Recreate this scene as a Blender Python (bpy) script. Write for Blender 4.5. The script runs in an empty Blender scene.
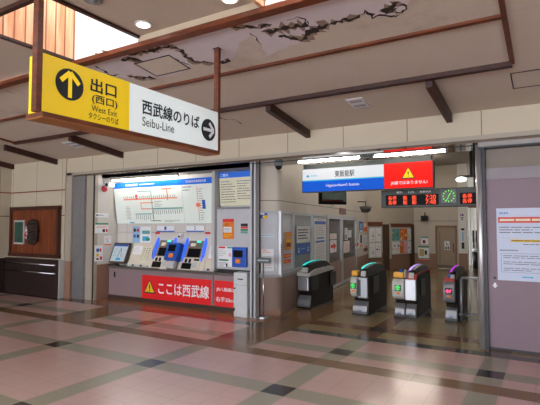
import bpy, bmesh, math, random
from mathutils import Matrix, Vector
random.seed(7)
S = 1.13                       # survey units -> metres
C = bpy.context.scene.collection
R = math.radians

# ---------------------------------------------------------------- camera model (survey units)
F, CX, CY, EYE = 466.0, 270.0, 202.5, 1.6
PITCH = math.atan(23.5 / F)
YAW = math.atan2(281, math.hypot(F, 23.5))
FW = Vector((-math.sin(YAW) * math.cos(PITCH), math.cos(YAW) * math.cos(PITCH), math.sin(PITCH)))
RT = Vector((math.cos(YAW), math.sin(YAW), 0))
UP = RT.cross(FW)
EYEP = Vector((0, 0, EYE))
def ray(u, v): return FW * F + RT * (u - CX) + UP * (CY - v)

class Frame:
    """A wall plane: local x to the right, local z up, facing local -y."""
    def __init__(s, P, rz=0.0, tx=0.0):
        s.P = Vector(P); s.rz = rz; s.tx = tx
        s.M = Matrix.Rotation(rz, 3, 'Z') @ Matrix.Rotation(tx, 3, 'X')
    def local(s, u, v):
        d = ray(u, v); n = s.M @ Vector((0, -1, 0))
        t = (s.P - EYEP).dot(n) / d.dot(n)
        return s.M.transposed() @ (EYEP + d * t - s.P)
    def world(s, x, y, z): return s.P + s.M @ Vector((x, y, z))

# ---------------------------------------------------------------- materials
def lin(c):
    if isinstance(c, str):
        c = c.lstrip('#'); c = [int(c[i:i + 2], 16) / 255 for i in (0, 2, 4)]
    return tuple((x / 12.92 if x <= .04045 else ((x + .055) / 1.055) ** 2.4) for x in c)
MATS = {}
def coords(nt):
    tc = nt.nodes.new('ShaderNodeTexCoord'); mp = nt.nodes.new('ShaderNodeMapping')
    mp.inputs['Scale'].default_value = (1 / S, 1 / S, 1 / S)
    nt.links.new(tc.outputs['Object'], mp.inputs['Vector']); return mp.outputs['Vector']
def math_node(nt, op, a, b=None, clamp=False):
    n = nt.nodes.new('ShaderNodeMath'); n.operation = op; n.use_clamp = clamp
    for i, x in enumerate((a, b)):
        if x is None: continue
        if isinstance(x, (int, float)): n.inputs[i].default_value = x
        else: nt.links.new(x, n.inputs[i])
    return n.outputs[0]
def mix(nt, fac, a, b):
    n = nt.nodes.new('ShaderNodeMix'); n.data_type = 'RGBA'
    nt.links.new(fac, n.inputs[0])
    for i, x in ((6, a), (7, b)):
        if isinstance(x, tuple): n.inputs[i].default_value = (*x, 1)
        else: nt.links.new(x, n.inputs[i])
    return n.outputs[2]
def noise(nt, vec, scale, detail=3, rough=.5):
    n = nt.nodes.new('ShaderNodeTexNoise'); n.inputs['Scale'].default_value = scale
    n.inputs['Detail'].default_value = detail; n.inputs['Roughness'].default_value = rough
    nt.links.new(vec, n.inputs['Vector']); return n.outputs['Fac']
def sep(nt, vec):
    n = nt.nodes.new('ShaderNodeSeparateXYZ'); nt.links.new(vec, n.inputs[0]); return n.outputs
def M(name, col=None, rough=.6, metal=0, var=.08, nscale=6, emis=0, ecol=None, spec=.5, bump=0, alpha=1):
    if name in MATS: return MATS[name]
    m = bpy.data.materials.new(name); m.use_nodes = True; nt = m.node_tree
    b = nt.nodes['Principled BSDF']
    c = lin(col)
    vec = coords(nt); f = noise(nt, vec, nscale)
    lo = tuple(x * (1 - var) for x in c); hi = tuple(min(1, x * (1 + var)) for x in c)
    nt.links.new(mix(nt, f, lo, hi), b.inputs['Base Color'])
    b.inputs['Roughness'].default_value = rough; b.inputs['Metallic'].default_value = metal
    b.inputs['Specular IOR Level'].default_value = spec
    if emis:
        b.inputs['Emission Color'].default_value = (*lin(ecol or col), 1); b.inputs['Emission Strength'].default_value = emis
    if bump:
        bn = nt.nodes.new('ShaderNodeBump'); bn.inputs['Strength'].default_value = bump; bn.inputs['Distance'].default_value = .01
        nt.links.new(f, bn.inputs['Height']); nt.links.new(bn.outputs[0], b.inputs['Normal'])
    if alpha < 1:
        b.inputs['Alpha'].default_value = alpha
    MATS[name] = m; return m
def line_mask(nt, co, period, off, width):
    # 1 on a joint line every `period`
    a = math_node(nt, 'ADD', co, -off + width / 2 + 100 * period)
    a = math_node(nt, 'MODULO', a, period)
    return math_node(nt, 'LESS_THAN', a, width)
def M_panel(name, col, axis, period, off, width, line, rough=.55, extra=None, var=.05):
    """wall cladding with thin joints"""
    if name in MATS: return MATS[name]
    m = M(name, col, rough, var=var, nscale=2.5); nt = m.node_tree; b = nt.nodes['Principled BSDF']
    src = b.inputs['Base Color'].links[0].from_socket
    vec = coords(nt); xyz = sep(nt, vec)
    k = line_mask(nt, xyz[axis], period, off, width)
    if extra:
        k2 = line_mask(nt, xyz[2], *extra); k = math_node(nt, 'MAXIMUM', k, k2)
    nt.links.new(mix(nt, k, src, lin(line)), b.inputs['Base Color'])
    return m
def M_tile(name, col, rough=.17, speck=.25, joint=None, px=.2875, ox=-.6, oy=4.02, w=.008, sscale=90):
    """terrazzo-like polished floor tile with fine joints"""
    m = bpy.data.materials.new(name); m.use_nodes = True; nt = m.node_tree; b = nt.nodes['Principled BSDF']
    vec = coords(nt); c = lin(col)
    f = noise(nt, vec, sscale, 2, .7); g = noise(nt, vec, 1.3, 3)
    r = nt.nodes.new('ShaderNodeMapRange'); nt.links.new(f, r.inputs[0]); r.inputs[1].default_value = .3; r.inputs[2].default_value = .7
    colr = mix(nt, r.outputs[0], tuple(x * (1 - speck) for x in c), tuple(min(1, x * (1 + speck)) for x in c))
    colr = mix(nt, math_node(nt, 'MULTIPLY', g, .35), colr, tuple(x * .72 for x in c))
    if joint:
        xyz = sep(nt, vec)
        k = math_node(nt, 'MAXIMUM', line_mask(nt, xyz[0], px, ox + px / 2, w), line_mask(nt, xyz[1], px, oy + px / 2, w))
        colr = mix(nt, math_node(nt, 'MULTIPLY', k, .3), colr, lin(joint))
    nt.links.new(colr, b.inputs['Base Color'])
    rr = nt.nodes.new('ShaderNodeMapRange'); nt.links.new(g, rr.inputs[0]); rr.inputs[3].default_value = rough * .75; rr.inputs[4].default_value = rough * 1.35
    nt.links.new(rr.outputs[0], b.inputs['Roughness'])
    MATS[name] = m; return m
def M_wood(name, a, bcol, axis_scale, rough=.5, emis=0):
    m = bpy.data.materials.new(name); m.use_nodes = True; nt = m.node_tree; b = nt.nodes['Principled BSDF']
    tc = nt.nodes.new('ShaderNodeTexCoord'); mp = nt.nodes.new('ShaderNodeMapping'); mp.inputs['Scale'].default_value = tuple(x / S for x in axis_scale)
    nt.links.new(tc.outputs['Object'], mp.inputs['Vector'])
    f = noise(nt, mp.outputs['Vector'], 1.0, 5, .6)
    r = nt.nodes.new('ShaderNodeMapRange'); nt.links.new(f, r.inputs[0]); r.inputs[1].default_value = .35; r.inputs[2].default_value = .65
    nt.links.new(mix(nt, r.outputs[0], lin(a), lin(bcol)), b.inputs['Base Color']); b.inputs['Roughness'].default_value = rough
    MATS[name] = m; return m

white = M('white_paint', '#d9d8d4', .5); paper = M('paper', '#e4e6ea', .7, var=.03); ink = M('ink', '#23252b', .8)
greyink = M('grey_ink', '#6d7078', .8); blue = M('print_blue', '#1358b8', .5); red = M('print_red', '#d8171c', .5)
orange = M('print_orange', '#e07a17', .5); yellow = M('print_yellow', '#e8c21a', .5); cyanp = M('print_cyan', '#2fa3cf', .5)
green = M('print_green', '#2f7d55', .5); pink = M('print_pink', '#e4a3b4', .5); tealp = M('print_teal', '#5f9fa0', .5); salmon = M('print_salmon', '#ea7a56', .5)
cream = M('print_cream', '#dcd7bd', .6); skyb = M('print_sky', '#8fb9dc', .5)
steel = M('stainless', '#b4b6ba', .22, 1, var=.06, nscale=3); brushed = M('brushed_steel', '#9b9ca0', .4, .7, var=.1)
alu = M('aluminium', '#b4b7bc', .42, .35); dark = M('dark_metal', '#26252a', .45, .3); black = M('black_plastic', '#0c0d0f', .4, spec=.25)
char = M('charcoal_panel', '#1d1c1e', .4); grey = M('grey_plastic', '#7f8387', .5); lgrey = M('light_grey_plastic', '#b9bbbc', .5)
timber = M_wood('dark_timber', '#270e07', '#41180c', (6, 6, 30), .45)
timber_red = M_wood('red_brown_timber', '#522409', '#733412', (5, 5, 25), .45)  # redder timber tone of the ridge beam, strips and rods
pine = M_wood('pine_boards', '#d98a58', '#f2c59a', (1, 14, 1.2), .55)
artwood = M_wood('varnished_wood', '#5a2610', '#8a421c', (22, 3, 1.5), .4)
artframe = M_wood('frame_wood', '#30110a', '#4b1c0f', (3, 3, 25), .4)
well = M('skylight_white', '#f2f2f4', .8, var=.02)
glass = M('smoky_glass', '#7d8084', .15, 0, alpha=.8); frost = M('pale_film_pane', '#c3c7d0', .3)
screen = M('dark_screen', '#08090d', .5, spec=.12)
tube_m = M('lit_tube', '#ffffff', .5, emis=36.0, ecol='#fff6ea'); lamp_on = M('lit_lamp', '#ffffff', .5, emis=3.0, ecol='#ffffff')
lamp_pink = M('lit_warm_lamp', '#ffe2d6', .5, emis=2.0)
mauve = M('mauve_panel', '#7e6975', .5, var=.04, nscale=1.2); counterm = M('counter_mauve', '#8d787d', .5, var=.05, nscale=2)
dado = M('dado_brown', '#8d6b5a', .55, var=.05)

# ---------------------------------------------------------------- mesh builder
_tcache = {}
def glyph_mesh(s, bold):
    k = (s, bold)
    if k in _tcache: return _tcache[k]
    c = bpy.data.curves.new('tmp', 'FONT'); c.body = s; c.offset = bold; c.resolution_u = 4; c.fill_mode = 'FRONT'
    o = bpy.data.objects.new('tmp', c); C.objects.link(o)
    ev = o.evaluated_get(bpy.context.evaluated_depsgraph_get()); me = ev.to_mesh()
    vs = [tuple(v.co[:2]) for v in me.vertices]; fs = [tuple(p.vertices) for p in me.polygons]
    ev.to_mesh_clear(); bpy.data.objects.remove(o); bpy.data.curves.remove(c)
    xs = [v[0] for v in vs]; ys = [v[1] for v in vs]
    _tcache[k] = (vs, fs, min(xs), max(xs), min(ys), max(ys)); return _tcache[k]

class MB:
    def __init__(s): s.bm = bmesh.new(); s.mats = []
    def mi(s, m):
        if m not in s.mats: s.mats.append(m)
        return s.mats.index(m)
    def face(s, pts, m, smooth=False):
        vs = [s.bm.verts.new(p) for p in pts]
        f = s.bm.faces.new(vs); f.material_index = s.mi(m); f.smooth = smooth; return f
    def box(s, x0, x1, y0, y1, z0, z1, m, bevel=0, faces=None):
        b = bmesh.new(); bmesh.ops.create_cube(b, size=1)
        for v in b.verts: v.co = Vector(((x0 + x1) / 2 + v.co.x * (x1 - x0), (y0 + y1) / 2 + v.co.y * (y1 - y0), (z0 + z1) / 2 + v.co.z * (z1 - z0)))
        if bevel: bmesh.ops.bevel(b, geom=list(b.edges), offset=bevel, segments=2, affect='EDGES', profile=.5)
        s.merge(b, m); return s
    def merge(s, b, m, mat=None, smooth=False):
        i = s.mi(m); mp = {}
        for v in b.verts: mp[v] = s.bm.verts.new(mat @ v.co if mat else v.co)
        for f in b.faces:
            nf = s.bm.faces.new([mp[v] for v in f.verts]); nf.material_index = i; nf.smooth = smooth or f.smooth
        b.free()
    def prism(s, pts, axis, a, b, m, bevel=0):
        """2-D outline extruded along an axis from a to b. axis 'x': pts=(y,z); 'y': pts=(x,z); 'z': pts=(x,y)"""
        def P(p, t): return {'x': (t, p[0], p[1]), 'y': (p[0], t, p[1]), 'z': (p[0], p[1], t)}[axis]
        q = bmesh.new()
        A = [q.verts.new(P(p, a)) for p in pts]; B = [q.verts.new(P(p, b)) for p in pts]; n = len(pts)
        q.faces.new(A); q.faces.new(B[::-1])
        for i in range(n): q.faces.new((A[i], B[i], B[(i + 1) % n], A[(i + 1) % n]))
        bmesh.ops.recalc_face_normals(q, faces=q.faces)
        if bevel: bmesh.ops.bevel(q, geom=list(q.edges), offset=bevel, segments=2, affect='EDGES', profile=.5)
        s.merge(q, m); return s
    def tube(s, p0, p1, r, m, r2=None, seg=14, caps=True):
        p0 = Vector(p0); p1 = Vector(p1); d = p1 - p0; L = d.length
        b = bmesh.new(); bmesh.ops.create_cone(b, cap_ends=caps, segments=seg, radius1=r, radius2=r if r2 is None else r2, depth=L)
        for f in b.faces: f.smooth = len(f.verts) == 4
        q = Vector((0, 0, 1)).rotation_difference(d.normalized()).to_matrix().to_4x4()
        s.merge(b, m, Matrix.Translation((p0 + p1) / 2) @ q); return s
    def ball(s, c, r, m, sc=(1, 1, 1), seg=16):
        b = bmesh.new(); bmesh.ops.create_uvsphere(b, u_segments=seg, v_segments=seg // 2, radius=r)
        for f in b.faces: f.smooth = True
        s.merge(b, m, Matrix.Translation(c) @ Matrix.Diagonal((*sc, 1))); return s
    def ring(s, c, ro, ri, y0, y1, m, seg=32):
        """ring in the xz plane"""
        b = bmesh.new(); cs = [(math.cos(2 * math.pi * i / seg), math.sin(2 * math.pi * i / seg)) for i in range(seg)]
        def L(r, y): return [b.verts.new((c[0] + r * x, y, c[1] + r * z)) for x, z in cs]
        a, d, e, g = L(ro, y0), L(ri, y0), L(ro, y1), L(ri, y1)
        for i in range(seg):
            j = (i + 1) % seg
            for q in ((a[i], a[j], d[j], d[i]), (e[i], g[i], g[j], e[j]), (a[i], e[i], e[j], a[j]), (d[i], d[j], g[j], g[i])): b.faces.new(q)
        bmesh.ops.recalc_face_normals(b, faces=b.faces); s.merge(b, m); return s
    def disc(s, cx, cz, r, y, m, seg=28, h=0.0):
        b = bmesh.new(); s.tube((cx, y, cz), (cx, y - max(h, .002), cz), r, m, seg=seg); b.free(); return s
    def flat(s, x0, z0, x1, z1, y, m): # printed patch facing -y
        s.face([(x0, y, z0), (x1, y, z0), (x1, y, z1), (x0, y, z1)], m); return s
    def poly(s, pts, y, m): s.face([(p[0], y, p[1]) for p in pts], m); return s
    def text(s, t, x0, x1, z0, z1, y, m, bold=.012, keep=False):
        vs, fs, ax, bx, ay, by = glyph_mesh(t, 0)
        sx = (x1 - x0) / (bx - ax); sz = (z1 - z0) / (by - ay)
        if keep: sx = sz = min(sx, sz)
        ox = (x0 + x1) / 2 - sx * (ax + bx) / 2; oz = (z0 + z1) / 2 - sz * (ay + by) / 2
        i = s.mi(m); e = bold * 1.1
        for n, (dx, dz) in enumerate(((0, 0), (e, 0), (-e, 0), (0, e), (0, -e)) if bold > .002 else ((0, 0),)):
            nv = [s.bm.verts.new((ox + (v[0] + dx) * sx, y - n * .00004, oz + (v[1] + dz) * sz)) for v in vs]
            for f in fs:
                try:
                    q = s.bm.faces.new([nv[k] for k in f]); q.material_index = i
                except ValueError: pass
        return s
    def lines(s, x0, z0, x1, z1, n, y, m, fill=.42):
        """rows of small print"""
        h = (z1 - z0) / n
        for k in range(n):
            zc = z1 - (k + .5) * h; x = x0; end = x0 + (x1 - x0) * random.choice((1, 1, .95, .8, .6))
            while x < end - 1e-4:
                w = min(random.uniform(.08, .3) * (x1 - x0), end - x)
                s.flat(x, zc - h * fill / 2, x + w, zc + h * fill / 2, y, m); x += w + .025 * (x1 - x0)
        return s
    def build(s, name, parent=None, loc=(0, 0, 0), rz=0, tx=0):
        me = bpy.data.meshes.new(name)
        for v in s.bm.verts: v.co *= S
        s.bm.to_mesh(me); s.bm.free()
        for m in s.mats: me.materials.append(m)
        o = bpy.data.objects.new(name, me); C.objects.link(o)
        if parent: o.parent = parent
        o.location = Vector(loc) * S; o.rotation_euler = (tx, 0, rz)
        return o
def letter(parent, name, *a, **k):
    return MB().text(*a, **k).build(name, parent)
def tag(o, label=None, cat=None, group=None, kind=None):
    for k, v in (('label', label), ('category', cat), ('group', group), ('kind', kind)):
        if v: o[k] = v
    return o
def thing(name, label, cat, loc=(0, 0, 0), rz=0, tx=0, group=None):
    o = bpy.data.objects.new(name, None); C.objects.link(o); o.empty_display_size = .1
    o.location = Vector(loc) * S; o.rotation_euler = (tx, 0, rz)
    return tag(o, label, cat, group)
def struct(name, mb, label, cat, loc=(0, 0, 0), rz=0): return tag(mb.build(name, None, loc, rz), label, cat, None, 'structure')
def copy_tree(o, parent=None):
    c = o.copy(); C.objects.link(c)
    if parent: c.parent = parent
    for ch in [x for x in bpy.data.objects if x.parent == o]: copy_tree(ch, c)
    return c

# ================================================================ THE SETTING
# ---- floor: tile fields cut along the band lines
t_pink = M_tile('pink_tile', '#c6a6a0', joint='#7d6a68', speck=.1)
t_green = M_tile('green_grey_tile', '#999485', speck=.18); t_black = M_tile('black_tile', '#2a2a2e', speck=.5, sscale=40)
t_brown = M_tile('brown_tile', '#7d5f42', speck=.2, joint='#3f2e20'); t_tan = M_tile('tan_tile', '#93825f', speck=.1, joint='#5f5548', px=.43)
t_rust = M_tile('rust_tile', '#9c6d4c', speck=.15, joint='#5f4028'); t_redb = M_tile('inner_brown_tile', '#7a5540', speck=.15)
t_strip = M_tile('dark_green_strip', '#4c5350', rough=.12, speck=.2)
gx = [-.6 - 1.725 * k for k in range(-4, 8)]; gy = [4.02 + 1.6 * k for k in range(-7, 2)]
hw = .1325
xs = sorted(set([-12.0, 6.0, -8.5, -4.17, -3.47, -7.63, -6.8, -2.36 + .22] + [a for g in gx for a in (g - hw, g + hw)]))
ys = sorted(set([-9.0, 4.95, 5.22, 6.35, 6.56, 6.95, 7.25, 7.12, 20.5, 30] + [a for g in gy for a in (g - hw, g + hw)]))
inner_rows = [8.7 + 1.6 * k for k in range(8)]
ys = sorted(set(ys + [r + e for r in inner_rows for e in (-.15, .15)]))
def tile_at(x, y):
    ix = any(abs(x - g) < hw for g in gx); iy = any(abs(y - g) < hw for g in gy)
    inside = y > 6.56
    bb = (-4.17 < x < -3.47) or (-7.63 < x < -6.8)
    if y > 20.5: return t_tan
    if 6.35 < y < 6.56: return t_strip
    if inside:
        if x < -4.17 and y < 7.3: return t_rust
        if -4.17 < x < -3.47 and y < 9: return t_black if (6.95 < y < 7.25 and ix) else t_brown
        if 6.95 < y < 7.25: return t_black if ix else t_redb
        if ix or any(abs(y - r) < .15 for r in inner_rows): return t_redb
        return t_tan
    if 4.95 < y < 5.22: return t_brown
    if ix and iy: return t_black
    if y > 5.22 and bb: return t_brown
    if ix or iy: return t_green
    return t_pink
fl = MB()
for i in range(len(xs) - 1):
    for j in range(len(ys) - 1):
        a, b, c, d = xs[i], xs[i + 1], ys[j], ys[j + 1]
        fl.face([(a, c, 0), (b, c, 0), (b, d, 0), (a, d, 0)], tile_at((a + b) / 2, (c + d) / 2))
struct('floor', fl, 'polished pink tiled station floor with green grey bands, brown rows and black squares', 'floor')

# ---- ceilings
def cz(y): return 3.115 + .136 * (6.7 - y)
def M_ceiling(name, damaged):
    m = M(name, '#cdbfb0', .85, var=.06, nscale=3); nt = m.node_tree; b = nt.nodes['Principled BSDF']
    src = b.inputs['Base Color'].links[0].from_socket; vec = coords(nt)
    fine = noise(nt, vec, 45, 3, .7)
    src = mix(nt, math_node(nt, 'MULTIPLY', fine, .28), src, lin('#a39483'))
    if damaged:
        n1 = noise(nt, vec, 2.2, 5, .62)
        st = math_node(nt, 'MULTIPLY', math_node(nt, 'SUBTRACT', n1, .52, True), 3.5, True)
        src = mix(nt, math_node(nt, 'MULTIPLY', st, .5), src, lin('#86705e'))
    nt.links.new(src, b.inputs['Base Color']); return m
ceil_m = M_ceiling('ceiling_board', False); ceil_d = M_ceiling('ceiling_board_peeling', True)
ce = MB()
XL, XR = -11.6, 6.0
for y0, y1, m in ((3.5, 4.4, ceil_d), (4.4, 6.75, ceil_m)):
    ce.face([(XL, y0, cz(y0)), (XL, y1, cz(y1)), (XR, y1, cz(y1)), (XR, y0, cz(y0))], m)
ZL, ZF = 3.58, 3.65
O1, O2, OY = (-4.85, -3.775), (-2.16, 1.0), 2.42
Y0 = -9.0
ce.face([(XL, Y0, ZL), (XL, 3.5, ZL), (O1[0], 3.5, ZL), (O1[0], Y0, ZL)], ceil_m)
ce.face([(O1[0], Y0, ZF), (O1[0], OY, ZF), (O1[1], OY, ZF), (O1[1], Y0, ZF)], ceil_m)
ce.face([(O1[1], Y0, ZF), (O1[1], 3.5, ZF), (O2[0], 3.5, ZF), (O2[0], Y0, ZF)], ceil_m)
ce.face([(O2[0], Y0, ZF), (O2[0], OY, ZF), (O2[1], OY, ZF), (O2[1], Y0, ZF)], ceil_m)
ce.face([(O2[1], Y0, ZF), (O2[1], 3.5, ZF), (XR, 3.5, ZF), (XR, Y0, ZF)], ceil_m)
ceil_o = struct('ceiling', ce, 'grey brown station ceiling sloping up from the gates, peeling and cracked along the ridge', 'ceiling')
rs = MB(); ris = M('cream_riser', '#b9a892', .7)
for a, b in ((O1[1], O2[0]), (O2[1], XR)):
    rs.box(a, b, 3.5, 3.52, 3.53, 3.66, ris)
struct('wall_riser', rs, 'narrow cream riser above the timber ridge beam', 'wall')
# peeling paint: a bare patch along the ridge, its dark torn edges and cracks
def on_slope(u, v):
    d = ray(u, v); t = (3.115 + .136 * 6.7 - EYE) / (d.z + .136 * d.y); return Vector((d.x * t, d.y * t))
def fray(pts, step, amp, closed=False):
    out = []; n = len(pts)
    for k in range(n if closed else n - 1):
        p, q = pts[k], pts[(k + 1) % n]; m = max(1, int((q - p).length / step))
        for j in range(m):
            out.append(p.lerp(q, j / m) + Vector((random.uniform(-amp, amp), random.uniform(-amp, amp))))
    if not closed: out.append(pts[-1])
    return out
bare = M('bare_board', '#cdc2c4', .85, var=.1, nscale=4); torn = M('torn_edge', '#2c2019', .9, var=.5, nscale=12); stain = M('damp_stain', '#8d7768', .9, var=.2, nscale=9)
pp = MB()
poly = [on_slope(*q) for q in ((92, 74), (112, 76), (140, 79), (160, 78), (183, 73), (192, 63), (204, 65), (216, 66), (228, 62), (237, 54), (238, 43), (250, 36), (262, 44), (266, 56), (282, 50), (296, 43), (306, 41), (316, 32), (324, 25), (342, 20), (354, 17), (366, 12), (376, 17), (390, 16), (402, 9), (410, 0))]
poly = [p for p in fray(poly, .07, .025)] + [Vector((-.5, 3.56)), Vector((-4.8, 3.56))]
bmf = pp.face([(p.x, p.y, cz(p.y) - .002) for p in poly], bare); bmesh.ops.triangulate(pp.bm, faces=[bmf]); pp.build('bare_patch', ceil_o)
def crack(px, w, m, z=.004, step=.03):
    pts = fray([on_slope(*q) for q in px], step, .022); b = MB(); L = []; Rr = []
    for k, p in enumerate(pts):
        d = (pts[min(k + 1, len(pts) - 1)] - pts[max(k - 1, 0)]); d = d.normalized() if d.length > 1e-6 else Vector((1, 0)); nn = Vector((-d.y, d.x))
        e = 0 if k in (0, len(pts) - 1) else 1
        ww = w * random.uniform(.1, 1.05) * e + .002
        L.append(p + nn * ww * random.uniform(.4, 1)); Rr.append(p - nn * ww * random.uniform(.4, 1))
    for k in range(len(pts) - 1):
        b.face([(q.x, q.y, cz(q.y) - z) for q in (L[k], Rr[k], Rr[k + 1], L[k + 1])], m)
    return b
CR = [(((88, 57), (97, 60), (106, 55), (115, 53), (126, 54)), .05), (((120, 60), (130, 58), (137, 60), (143, 61)), .07), (((128, 55), (145, 51), (160, 48), (170, 46), (180, 49)), .05), (((97, 66), (105, 71), (112, 76), (120, 74)), .03), (((128, 75), (140, 78), (150, 77), (157, 79)), .05),
      (((180, 49), (186, 56), (194, 62), (204, 62), (215, 64), (226, 61), (228, 58)), .04), (((226, 22), (236, 27), (248, 27), (260, 27), (272, 24)), .035), (((262, 31), (270, 31), (278, 30), (287, 27), (296, 26), (309, 25)), .07), (((279, 36), (286, 36), (292, 38), (300, 40)), .04),
      (((300, 41), (307, 36), (314, 31), (320, 27), (330, 24)), .07), (((330, 24), (340, 21), (353, 18), (360, 14)), .04), (((360, 14), (366, 11), (374, 17), (383, 15), (390, 18), (400, 14)), .028), (((380, 12), (388, 8), (393, 5), (399, 1)), .06), (((382, 14), (392, 12), (399, 6), (408, 4), (403, 12), (396, 14)), .018),
      (((284, 19), (296, 18), (302, 17), (309, 24)), .012), (((250, 33), (256, 37), (262, 44)), .014), (((4, 90), (10, 91), (16, 94)), .03), (((216, 116), (226, 119), (234, 119), (242, 124)), .02), (((160, 55), (172, 57), (182, 62), (190, 65)), .014)]
for px, w_ in CR:
    if w_ > .03: crack(px, w_ * 2.2, stain, .003).build('damp_stain', ceil_o)
    crack(px, w_, torn).build('torn_edge', ceil_o)
# skylight wells
HW = 1.5
for i, (a, b) in enumerate((O1, O2)):
    w = MB()
    w.box(a, b, 3.5, 3.54, 3.52, ZF + HW, well); w.box(b, b + .04, OY, 3.5, ZF, ZF + HW, well); w.box(a, b, OY - .04, OY, ZF, ZF + HW, well)
    o = struct('wall_skylight_%d' % (i + 1), w, 'white inner faces of the %s roof skylight well' % ('left' if i == 0 else 'right'), 'wall')
    p = MB(); p.box(a - .04, a, OY, 3.5, 3.57, ZF + HW, pine)
    for k in range(9): p.box(a, a + .006, OY + .12 * k + .1, OY + .12 * k + .112, 3.58, ZF + HW, M('board_joint', '#a5633c', .6))
    p.build('board_lining', o)
# timber beams and edge strips
def strip(n, x0, y0, x1, y1, w, h, m, lbl):
    b = MB(); d = Vector((x1 - x0, y1 - y0, 0)).normalized(); s_ = Vector((-d.y, d.x, 0)) * w / 2
    pts = [(x0 + s_.x, y0 + s_.y), (x0 - s_.x, y0 - s_.y), (x1 - s_.x, y1 - s_.y), (x1 + s_.x, y1 + s_.y)]
    top = [b.bm.verts.new((p[0], p[1], cz(p[1]) + .004)) for p in pts]; bot = [b.bm.verts.new((p[0], p[1], cz(p[1]) - h)) for p in pts]
    i = b.mi(m)
    for q in ([*top], bot[::-1], *[[top[k], bot[k], bot[(k + 1) % 4], top[(k + 1) % 4]] for k in range(4)]): b.bm.faces.new(q).material_index = i
    bmesh.ops.recalc_face_normals(b.bm, faces=b.bm.faces)
    struct('trim_%d' % n, b, lbl, 'ceiling trim')
strip(1, XL, 3.5, XR, 3.5, .09, .045, timber_red, 'thick red brown timber ridge beam running across the ceiling')
strip(2, -9.28, 4.42, -.3, 4.42, .048, .025, timber_red, 'thin red brown ceiling strip nearer the ridge')
strip(3, -9.28, 5.36, -.3, 5.36, .06, .05, timber, 'dark brown ceiling strip nearer the ticket gates')
strip(4, -.3, 3.5, -.3, 5.36, .045, .025, timber_red, 'red brown cross strip at the right end of the ceiling panels')
strip(5, -9.28, 3.5, -9.28, 5.36, .05, .03, timber_red, 'red brown cross strip at the left end of the ceiling panels')
for k, x in enumerate((-1.145, -3.285, -5.43, -7.57, -9.7, -11.44)):
    strip((6, 7, 8, 9, 10, 30)[k], x, 5.40, x, 6.74, .075, .12, timber, ['short dark timber rafter nearest the right wall', 'short dark timber rafter above the station name sign', 'short dark timber rafter hidden behind the hanging sign',
          'short dark timber rafter left of the hanging sign', 'short dark timber rafter above the wooden wall board', 'short dark timber rafter against the left side wall'][k])
ed = MB(); ed.box(O1[1] - .012, O1[1] + .03, OY, 3.5, ZF - .025, ZF + .01, timber); ed.box(O1[0] - .03, O1[1] + .03, OY - .05, OY, ZF - .04, ZF + .01, timber); ed.box(O1[0] - .04, O1[0] + .01, OY, 3.5, ZL - .02, ZL + .01, timber)
struct('trim_11', ed, 'dark timber edging around the left skylight opening', 'ceiling trim')
ed = MB(); ed.box(O2[0] - .03, O2[0] + .012, OY, 3.5, ZF - .025, ZF + .01, ris); ed.box(O2[0] - .03, O2[1], OY - .05, OY, ZF - .04, ZF + .01, timber)
struct('trim_12', ed, 'edging around the right skylight opening', 'ceiling trim')

# ---- outer walls of the hall
stone = M_panel('stone_panels', '#c2b6a0', 0, .97, -.75, .012, '#6f6455'); stone_y = M_panel('stone_panels_side', '#c2b6a0', 1, .97, .5, .012, '#6f6455')
stripe = M('red_stripe', '#7a2d22', .5); dkbrown = M('dark_wainscot', '#2a1b1a', .4)
w = MB(); w.box(-11.7, -11.5, -9, 6.6, 0, 3.7, stone_y); w.box(-11.5, -11.49, -9, 6.6, 2.405, 2.43, stripe); w.box(-11.5, -11.49, -9, 6.6, 1.83, 1.85, stripe); w.box(-11.5, -11.47, -9, 6.48, 0, .82, dkbrown)
struct('wall_left', w, 'left side wall of pale stone panels with thin red stripes', 'wall')
w = MB(); w.box(-11.7, -9.37, 6.6, 6.85, 0, 3.16, stone); w.box(-11.5, -9.37, 6.588, 6.6, 2.405, 2.43, stripe); w.box(-11.5, -9.37, 6.588, 6.6, 1.83, 1.85, stripe)
struct('wall_front', w, 'pale stone panel wall with thin red stripes behind the wooden board', 'wall')
w = MB(); w.box(-11.5, -9.36, 6.48, 6.6, 0, .84, dkbrown); w.box(-9.36, -9.335, 6.47, 6.6, 0, .84, lgrey)
struct('wall_wainscot', w, 'dark brown low wainscot with a pale corner trim', 'wall')
pb = M('pale_border', '#a79d90', .5)
w = MB(); w.box(-9.37, 6.0, 6.64, 6.85, 2.76, 3.16, stone); struct('wall_header', w, 'beige stone panel band above the ticket counter and gates', 'wall')
w = MB(); w.box(-9.335, -9.14, 6.6, 6.8, .82, 2.79, pb); w.box(-9.335, -9.14, 6.6, 6.8, 0, .82, dado)
w.box(-9.335, 6.0, 6.6, 6.64, 2.735, 2.79, pb)
struct('trim_13', w, 'pale border framing the shop front opening', 'trim')
w = MB(); ps = M('polished_soffit', '#9a948e', .07, 1); w.box(-9.14, -4.58, 6.64, 6.9, 2.70, 2.735, ps); w.box(-4.58, 6.0, 6.64, 7.34, 2.70, 2.735, ps); w.box(-9.14, -4.58, 6.9, 6.96, 2.66, 2.76, dark); w.box(-.8, 6, 6.68, 6.8, 2.645, 2.70, M('fascia_steel', '#77726f', .4, .6)); w.box(-.8, 6, 6.675, 6.8, 2.62, 2.645, dark); w.box(-4.58, 6, 6.86, 6.875, 2.694, 2.71, dark)
struct('trim_14', w, 'polished metal soffit and dark rail under the header', 'trim')
w = MB(); w.box(-9.14, -8.78, 6.66, 6.86, 0, 2.70, brushed); struct('trim_15', w, 'broad stainless steel column left of the ticket alcove', 'column')
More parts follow.
